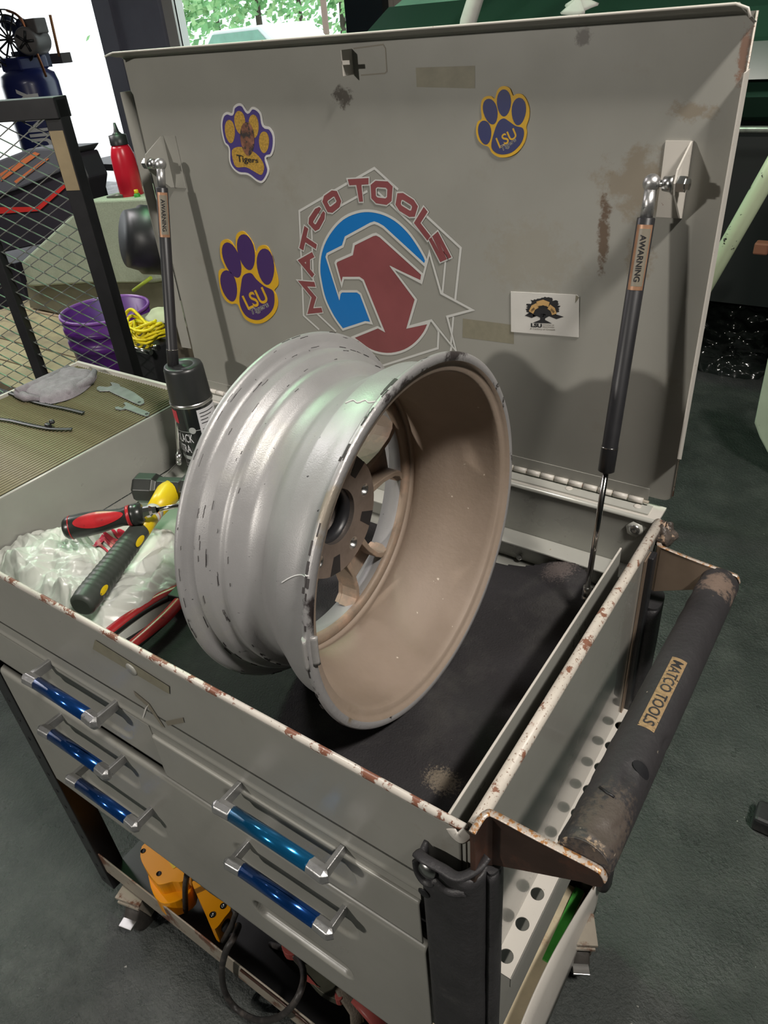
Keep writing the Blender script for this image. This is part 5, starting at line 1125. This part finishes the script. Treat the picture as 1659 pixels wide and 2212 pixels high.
tag(m.build('yellow_cord', ROPE), 'tangled bright yellow cord bundle on the black stand', 'cord')
tag(B().tube([U(288, 628, 1, 1.25), U(326, 600, 1, 1.25)], 0.006, 8).build('green_cord', M('lime_cord', (0.42, 0.55, 0.05), 0.5)), 'short lime green cord behind the purple bucket', 'cord')
rg = U(352, 672, 1, 1.05)
def ragf(u, v):
    th = 2*pi*u; r = 0.05*v; return rg+Vector((r*1.3*math.cos(th), r*math.sin(th), 0.028*(1-v*v)+0.016*noise.noise(Vector((math.cos(th)*v*2, math.sin(th)*v*2, 1)))-0.02))
tag(B().grid(ragf, 30, 8).build('rag', M('pale_rag', (0.45, 0.46, 0.32), 0.9), solid=0.004), 'pale crumpled rag between the bucket and the lid', 'rag')
B().box((rg.x-0.12, rg.y-0.02, pz+0.007), (rg.x+0.10, rg.y+0.16, rg.z-0.03)).build('dark_crate', M('dirty_crate', (0.10, 0.085, 0.06), 0.8, 0, 0.3, 12), bevel=0.004)
tag(bpy.data.objects['dark_crate'], 'dark dirty crate holding the pale rag', 'crate')
# speckled grey shell
gs = thing('grey_shell_cabinet', 'speckled grey-green cabinet with slanted side, under the red bottle', 'cabinet')
gy = 1.62
top_ = [U(x, y, 1, gy) for x, y in ((186, 434), (400, 424), (400, 600), (330, 612), (200, 612), (60, 620), (44, 566))]
m = MB(); m.poly([top_], (0, 0.6, 0)); m.build('upper_shell', GBOX, gs, bevel=0.012, seg=3)
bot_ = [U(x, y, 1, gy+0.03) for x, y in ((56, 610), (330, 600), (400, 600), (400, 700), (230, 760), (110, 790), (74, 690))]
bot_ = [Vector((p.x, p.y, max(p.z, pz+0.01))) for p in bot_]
m = MB(); m.poly([bot_], (0, 0.5, 0)); m.build('lower_shell', M('dark_lower_shell', (0.15, 0.145, 0.10), 0.6, 0, 0.1, 20), gs, bevel=0.01)  # lower body in a darker colour than the upper shell
# black round casing
q = U(338, 520, 1, 1.35)
m = MB(); m.lathe([(-0.06, 0.0), (-0.06, 0.095), (-0.05, 0.11), (0.05, 0.11), (0.06, 0.10), (0.10, 0.09), (0.10, 0.0)], q, Vector((-0.35, -0.9, 0.25)).normalized(), 48)
t = thing('round_black_casing', 'round black fan casing between the grey cabinet and the lid', 'fan casing'); m.build('casing', BLACK, t)
m = MB(); m.box((q.x-0.02, q.y, pz+0.007), (q.x+0.03, q.y+0.06, q.z)); m.build('stand', BLACK, t)
# red bottle
q = U(284, 424, 1, 1.70); bz = top_[0].z+0.002; q = U(284, 414, 1, 1.70)
rb = thing('squeeze_bottle', 'red squeeze bottle with black nozzle cap on the grey cabinet', 'bottle')
hh = (U(258, 296, 1, 1.70)-q).length; rr_ = 0.047
m = MB(); m.lathe([(0.0, 0.0), (0.0, rr_*0.95), (0.01, rr_), (hh*0.62, rr_), (hh*0.80, rr_*0.97), (hh*0.93, rr_*0.80), (hh, rr_*0.66), (hh, 0.0)], Vector((q.x, q.y, bz)), (0, 0, 1), 32); m.build('bottle_body', BOTR, rb)
m = MB(); m.lathe([(hh, rr_*0.74), (hh+0.033, rr_*0.72), (hh+0.036, rr_*0.4), (hh+0.045, rr_*0.22), (hh+0.075, rr_*0.10), (hh+0.075, 0.0)], Vector((q.x, q.y, bz)), (0, 0, 1), 24); m.build('nozzle_cap', BLACK, rb)
# small bottle, brush and clutter on the cabinet
q2 = U(292, 405, 1, 1.655)
m = MB(); m.lathe([(0, 0), (0, 0.012), (0.03, 0.012), (0.034, 0.006), (0.034, 0.0)], Vector((q2.x, q2.y, bz)), (0, 0, 1), 14, 0); m.lathe([(0.034, 0.008), (0.046, 0.008), (0.046, 0)], Vector((q2.x, q2.y, bz)), (0, 0, 1), 14, 1)
tag(m.build('small_vial', [GREEN, YTOOL]), 'small green vial with yellow cap in front of the red bottle', 'vial')
q3 = U(250, 417, 1, 1.66)
tag(B().tube([Vector((q3.x-0.06, q3.y, bz+0.008)), Vector((q3.x, q3.y, bz+0.012)), Vector((q3.x+0.05, q3.y, bz+0.018))], [0.005, 0.012, 0.010], 8).build('wire_brush', OLIVE), 'dark green brush lying left of the red bottle', 'brush')
# compressor
cy_ = 4.6; c_ = U(82, 235, 1, cy_); cx_ = c_.x; zt_ = U(75, 146, 1, cy_).z; R_ = 0.27
cm = thing('air_compressor', 'tall blue vertical air compressor standing in the bright doorway', 'air compressor')
m = MB(); H2 = zt_-(-0.80)
m.lathe([(-0.16, 0.0), (-0.12, R_*0.6), (-0.05, R_*0.92), (0, R_), (H2-0.13, R_), (H2-0.05, R_*0.93), (H2, R_*0.6), (H2+0.03, 0.0)], Vector((cx_, cy_, -0.80)), (0, 0, 1), 48); m.build('tank', COMPB, cm)
for a_ in range(3): B().box((cx_+0.2*math.cos(a_*2.1)-0.02, cy_+0.2*math.sin(a_*2.1)-0.02, FLOOR), (cx_+0.2*math.cos(a_*2.1)+0.02, cy_+0.2*math.sin(a_*2.1)+0.02, -0.80)).build('leg', BLACK, cm)
B().box((cx_-0.16, cy_-0.16, zt_-0.02), (cx_+0.16, cy_+0.16, zt_+0.10)).build('top_saddle', COMPB, cm, bevel=0.02)
pc = U(20, 85, 1, cy_-0.1)
m = MB()
for r_ in (0.24, 0.20, 0.15): m.lathe([(-0.012, r_-0.012), (-0.012, r_), (0.012, r_), (0.012, r_-0.012), (-0.012, r_-0.012)], pc, (0.5, -0.85, 0), 36)
for k in range(6): a_ = k*pi/6; dd_ = Vector((0.85*math.cos(a_), 0.5*math.cos(a_), math.sin(a_))); m.tube([pc-dd_*0.23, pc+dd_*0.23], 0.009, 6)
m.build('flywheel_guard', BLACK, cm)
m = MB(); m.lathe([(-0.05, 0.0), (-0.05, 0.15), (0.1, 0.16), (0.2, 0.10), (0.2, 0.0)], pc+Vector((0.02, 0.10, -0.02)), (0.5, 0.85, 0), 10); m.box((pc.x-0.12, pc.y+0.05, pc.z-0.25), (pc.x+0.12, pc.y+0.3, pc.z-0.1)); m.sphere(pc+Vector((0.12, 0.1, 0.10)), 0.06, 10); m.sphere(pc+Vector((-0.10, 0.1, 0.13)), 0.07, 10); m.build('pump_head', M('pump_blue', (0.02, 0.025, 0.06), 0.4, 0.3), cm)
mc_ = U(72, 88, 1, cy_)
m = MB(); m.lathe([(-0.16, 0.0), (-0.16, 0.10), (-0.13, 0.115), (0.13, 0.115), (0.16, 0.10), (0.16, 0.0)], mc_, Vector((0.5, -0.85, 0)).normalized(), 24); m.box((mc_.x-0.03, mc_.y-0.05, mc_.z+0.05), (mc_.x+0.17, mc_.y+0.08, mc_.z+0.17)); m.build('motor', M('motor_grey', (0.14, 0.13, 0.125), 0.5), cm, bevel=0.01)
m = MB(); fx = mc_+Vector((0.5, -0.85, 0)).normalized()*0.165
for k in range(5): a_ = k*2*pi/5; m.tube([fx, fx+Vector((0.085*0.85*math.cos(a_), 0.085*0.5*math.cos(a_), 0.085*math.sin(a_))) ], 0.012, 6)
m.build('fan_slots', BLACK, cm)
m = MB(); ct_ = U(126, 60, 1, cy_); m.tube(bez([pc+Vector((0.1, 0, 0.22)), pc+Vector((0.28, 0, 0.14)), pc+Vector((0.30, 0.05, -0.15)), pc+Vector((0.26, 0.1, -0.32))], 6), 0.012, 8); m.build('copper_pipe', M('copper', (0.45, 0.18, 0.09), 0.3, 0.9), cm)
ca_c = math.atan2(CAM.y-cy_, CAM.x-cx_)
m = MB(); zb_ = U(100, 330, 1, cy_-R_).z
put_text(m, 'QUINCY', lambda u, v: Vector((cx_+(R_+0.004)*math.cos(ca_c+0.25-0.80*v), cy_+(R_+0.004)*math.sin(ca_c+0.25-0.80*v), zb_-0.14+(U(60, 195, 1, cy_-R_).z-zb_+0.14)*u)), 0, 0.03, 4)
m.build('name_lettering', WHITE, cm, merge=False)
# beam shelf behind the compressor
b0, b1 = U(-20, 140, 1, cy_+0.5), U(132, 122, 1, cy_+0.5)
tag(B().box((b0.x-0.5, b0.y, b1.z-0.06), (b1.x, b0.y+0.12, b1.z+0.03)).build('dark_beam', M('weathered_beam', (0.10, 0.085, 0.085), 0.7)), 'weathered dark beam behind the top of the blue compressor', 'beam')
tag(B().tube([U(108, 32, 1, cy_+0.5), Vector((b1.x-0.03, b0.y, b1.z))], 0.014, 8).build('rusty_rod', M('rust_rod', (0.45, 0.2, 0.08), 0.6)), 'thin rusty rod standing on the end of the dark beam', 'rod')
# tool cases
tc_ = thing('tool_case', 'black tool case with orange and red stripes, seen through the wire mesh', 'tool case')
ky = 2.35
def kq(pts, y_): return [U(x, y, 1, y_) for x, y in pts]
lidp = kq([(0, 345), (60, 322), (165, 318), (128, 372), (30, 412), (-60, 440), (-60, 370)], ky)
m = MB(); m.poly([lidp], (0, 0.16, 0)); m.build('case_lid', CGRY, tc_, bevel=0.01)
bod = kq([(-60, 440), (30, 405), (128, 368), (166, 330), (190, 385), (185, 435), (120, 520), (-60, 560)], ky+0.02)
m = MB(); m.poly([bod], (0, 0.14, 0)); m.build('case_body', CASEM, tc_, bevel=0.01)
for nm, q_, mt_ in (('orange_stripe', [(0,375),(75,328),(86,332),(2,392)], CORG), ('orange_stripe', [(30,392),(100,340),(106,343),(36,397)], CORG)):
    B().poly([kq(q_, ky-0.004)]).build(nm, mt_, tc_)
for nm, q_ in (('red_stripe', [(-60,448),(80,447),(82,456),(-60,466)]), ('red_stripe', [(80,447),(176,362),(181,370),(84,456)])):
    B().poly([kq(q_, ky+0.014)]).build(nm, CRED, tc_)
kb_ = U(60, 520, 1, ky+0.2); kb_.z = min(p.z for p in bod)
B().box((-6.2, ky+0.1, FLOOR), (kb_.x-0.1, ky+1.0, kb_.z-0.02)).build('storage_bench', CASEM, bevel=0.01); tag(bpy.data.objects['storage_bench'], 'dark storage bench under the striped tool case', 'bench')
# dark workstand in front of the bright opening
ws_ = thing('work_stand', 'dark steel work stand before the bright doorway, left of the red bottle', 'stand')
wy_ = 3.4; a = U(168, 352, 1, wy_); b = U(300, 346, 1, wy_)
m = MB(); m.box((a.x, wy_, a.z-0.045), (b.x, wy_+0.5, a.z)); m.build('top', BLACK, ws_)
for px in (205, 290):
    c_ = U(px, 380, 1, wy_); B().box((c_.x-0.03, wy_, FLOOR), (c_.x+0.03, wy_+0.05, a.z-0.045)).build('leg', BLACK, ws_)

# ================================================================== BACKGROUND RIGHT
vy = 2.9
vh = thing('dark_green_vehicle', 'dark green vehicle standing behind the raised cart lid', 'vehicle')
xs0, xs1 = -2.2, 2.4
prof_v = [(1650, -60, 0.35), (1650, 20, 0.12), (1650, 85, 0.02), (1650, 92, 0.0), (1650, 165, -0.02), (1650, 172, 0.06), (1650, 210, 0.03), (1650, 255, 0.10), (1650, 268, 0.14)]
pv_ = [(vy+o_, U(x, y, 1, vy).z) for x, y, o_ in prof_v]
m = MB(); m.grid(lambda u, v: Vector((xs0+(xs1-xs0)*u, pv_[int(round(v*(len(pv_)-1)))][0], pv_[int(round(v*(len(pv_)-1)))][1])), 20, len(pv_)-1, smooth=False); m.build('body_side', DKCAR, vh, solid=0.01)
zc = U(1650, 278, 1, vy).z
B().tube([(xs0, vy-0.02, zc), (xs1, vy-0.02, zc)], 0.012, 8).build('chrome_strip', M('dull_chrome', (0.35, 0.36, 0.33), 0.3, 0.6, 0.3, 30), vh)
B().box((xs0, vy+0.10, FLOOR+0.48), (xs1, vy+1.6, zc-0.02)).build('underbody', M('deep_black', (0.006, 0.008, 0.008), 0.5), vh)
zr = pv_[0][1]
m = MB(); m.hexa([(xs0, vy+0.30, zr-0.02), (xs1, vy+0.30, zr-0.02), (xs1, vy+1.5, zr+0.5), (xs0+0.3, vy+1.5, zr+0.5)], [(xs0, vy+0.34, zr-0.06), (xs1, vy+0.34, zr-0.06), (xs1, vy+1.54, zr+0.46), (xs0+0.3, vy+1.54, zr+0.46)]); m.build('windscreen', GLASSG, vh)
a = U(1012, 45, 1, vy-0.1); b = U(1045, -60, 1, vy-0.1)
B().tube([a+Vector((-0.06, 0, -0.3)), a, b, b+Vector((0.25, 0.3, 0.35))], 0.035, 10).build('pillar', CARDM, vh)
q = U(1250, 15, 1, vy-0.12)
def cl(u, v): th = 2*pi*u; return q+Vector((0.06*v*math.cos(th)*(1+0.25*math.sin(5*th+1)+0.2*math.sin(2*th)), 0.02*math.sin(th)*v, 0.035*(1-v)+0.05*v*math.sin(th)*0.5))
tag(B().grid(cl, 24, 4).build('crumpled_tissue', CARDM, solid=0.003), 'crumpled pale tissue above the top edge of the lid', 'tissue')
for x_ in (-1.4, 1.6): B().lathe([(0, 0.0), (0, 0.2), (0.02, 0.3), (0.2, 0.3), (0.2, 0.0)], (x_, vy+0.2, FLOOR+0.3), (0, 1, 0), 32).build('wheel', BLACK, vh)
# cream painted bar
a = U(1659, 378, 1, 1.9); b = U(1552, 566, 1, 1.9); d_ = (b-a).normalized(); e_ = b + d_*((FLOOR+0.02-b.z)/d_.z); st_ = a-d_*0.9
cbm = thing('engine_hoist', 'chipped cream painted hoist leg slanting behind the right edge of the lid', 'hoist')
B().tube([st_, e_], [0.024, 0.024], 14).build('strut_tube', CREAM, cbm)
B().box((e_.x-0.08, e_.y-0.08, FLOOR), (e_.x+0.08, e_.y+0.08, FLOOR+0.03)).build('foot', BLACK, cbm, bevel=0.004)
# black plastic heap
q = U(1600, 720, 2, -0.92)
def lumpf(c0, rx, ry, rz, seed):
    def f_(u, v):
        th = 2*pi*u; ph = pi/2*v; d_ = Vector((math.cos(th)*math.sin(ph), math.sin(th)*math.sin(ph), math.cos(ph)))
        k = 1+0.22*noise.noise(d_*2+Vector((seed, 0, 0)))+0.10*(1-abs(2*noise.noise(d_*5+Vector((seed, 3, 0)))))+0.05*(1-abs(2*noise.noise(d_*12+Vector((seed, 5, 0)))))
        return Vector((c0.x+rx*d_.x*k, c0.y+ry*d_.y*k, FLOOR+max(0.002, rz*d_.z*k)))
    return f_
tag(B().grid(lumpf(q, 0.36, 0.30, 0.30, 2.0), 120, 60).build('bin_bag', BINBAG), 'crumpled shiny black plastic bag on the floor under the vehicle', 'bin bag')
q5 = U(1640, 538, 1, 2.7)
tag(B().box((q5.x-0.02, q5.y, q5.z-0.022), (q5.x+0.03, q5.y+0.05, q5.z+0.02)).build('orange_block', M('terracotta', (0.25, 0.10, 0.06), 0.6), bevel=0.006), 'small terracotta coloured block hanging under the vehicle above the plastic bag', 'block')
# pale panel at the right edge
_yp = U(1690, 1040, 2, FLOOR+0.002).y
pp = [U(x, y, 1, _yp) for x, y in ((1664, 748), (1640, 860), (1629, 915), (1640, 945), (1690, 1040), (1760, 980), (1760, 740))]
m = MB(); m.poly([pp], (0, 0.05, 0)); m.build('pale_panel', M('pale_green_paint', (0.50, 0.58, 0.44), 0.5, 0, 0.08, 6, col2=(0.1, 0.1, 0.08), c2scale=25, c2lo=0.66, c2hi=0.7), bevel=0.006)
tag(bpy.data.objects['pale_panel'], 'pale green scratched panel at the right edge of the photo', 'panel')
q6 = U(1652, 1762, 2, FLOOR+0.03)
tag(B().box((q6.x-0.02, q6.y-0.03, FLOOR), (q6.x+0.06, q6.y+0.03, FLOOR+0.045)).build('rubber_chock', RUB, bevel=0.008), 'small dark rubber chock on the floor at the right edge', 'chock')
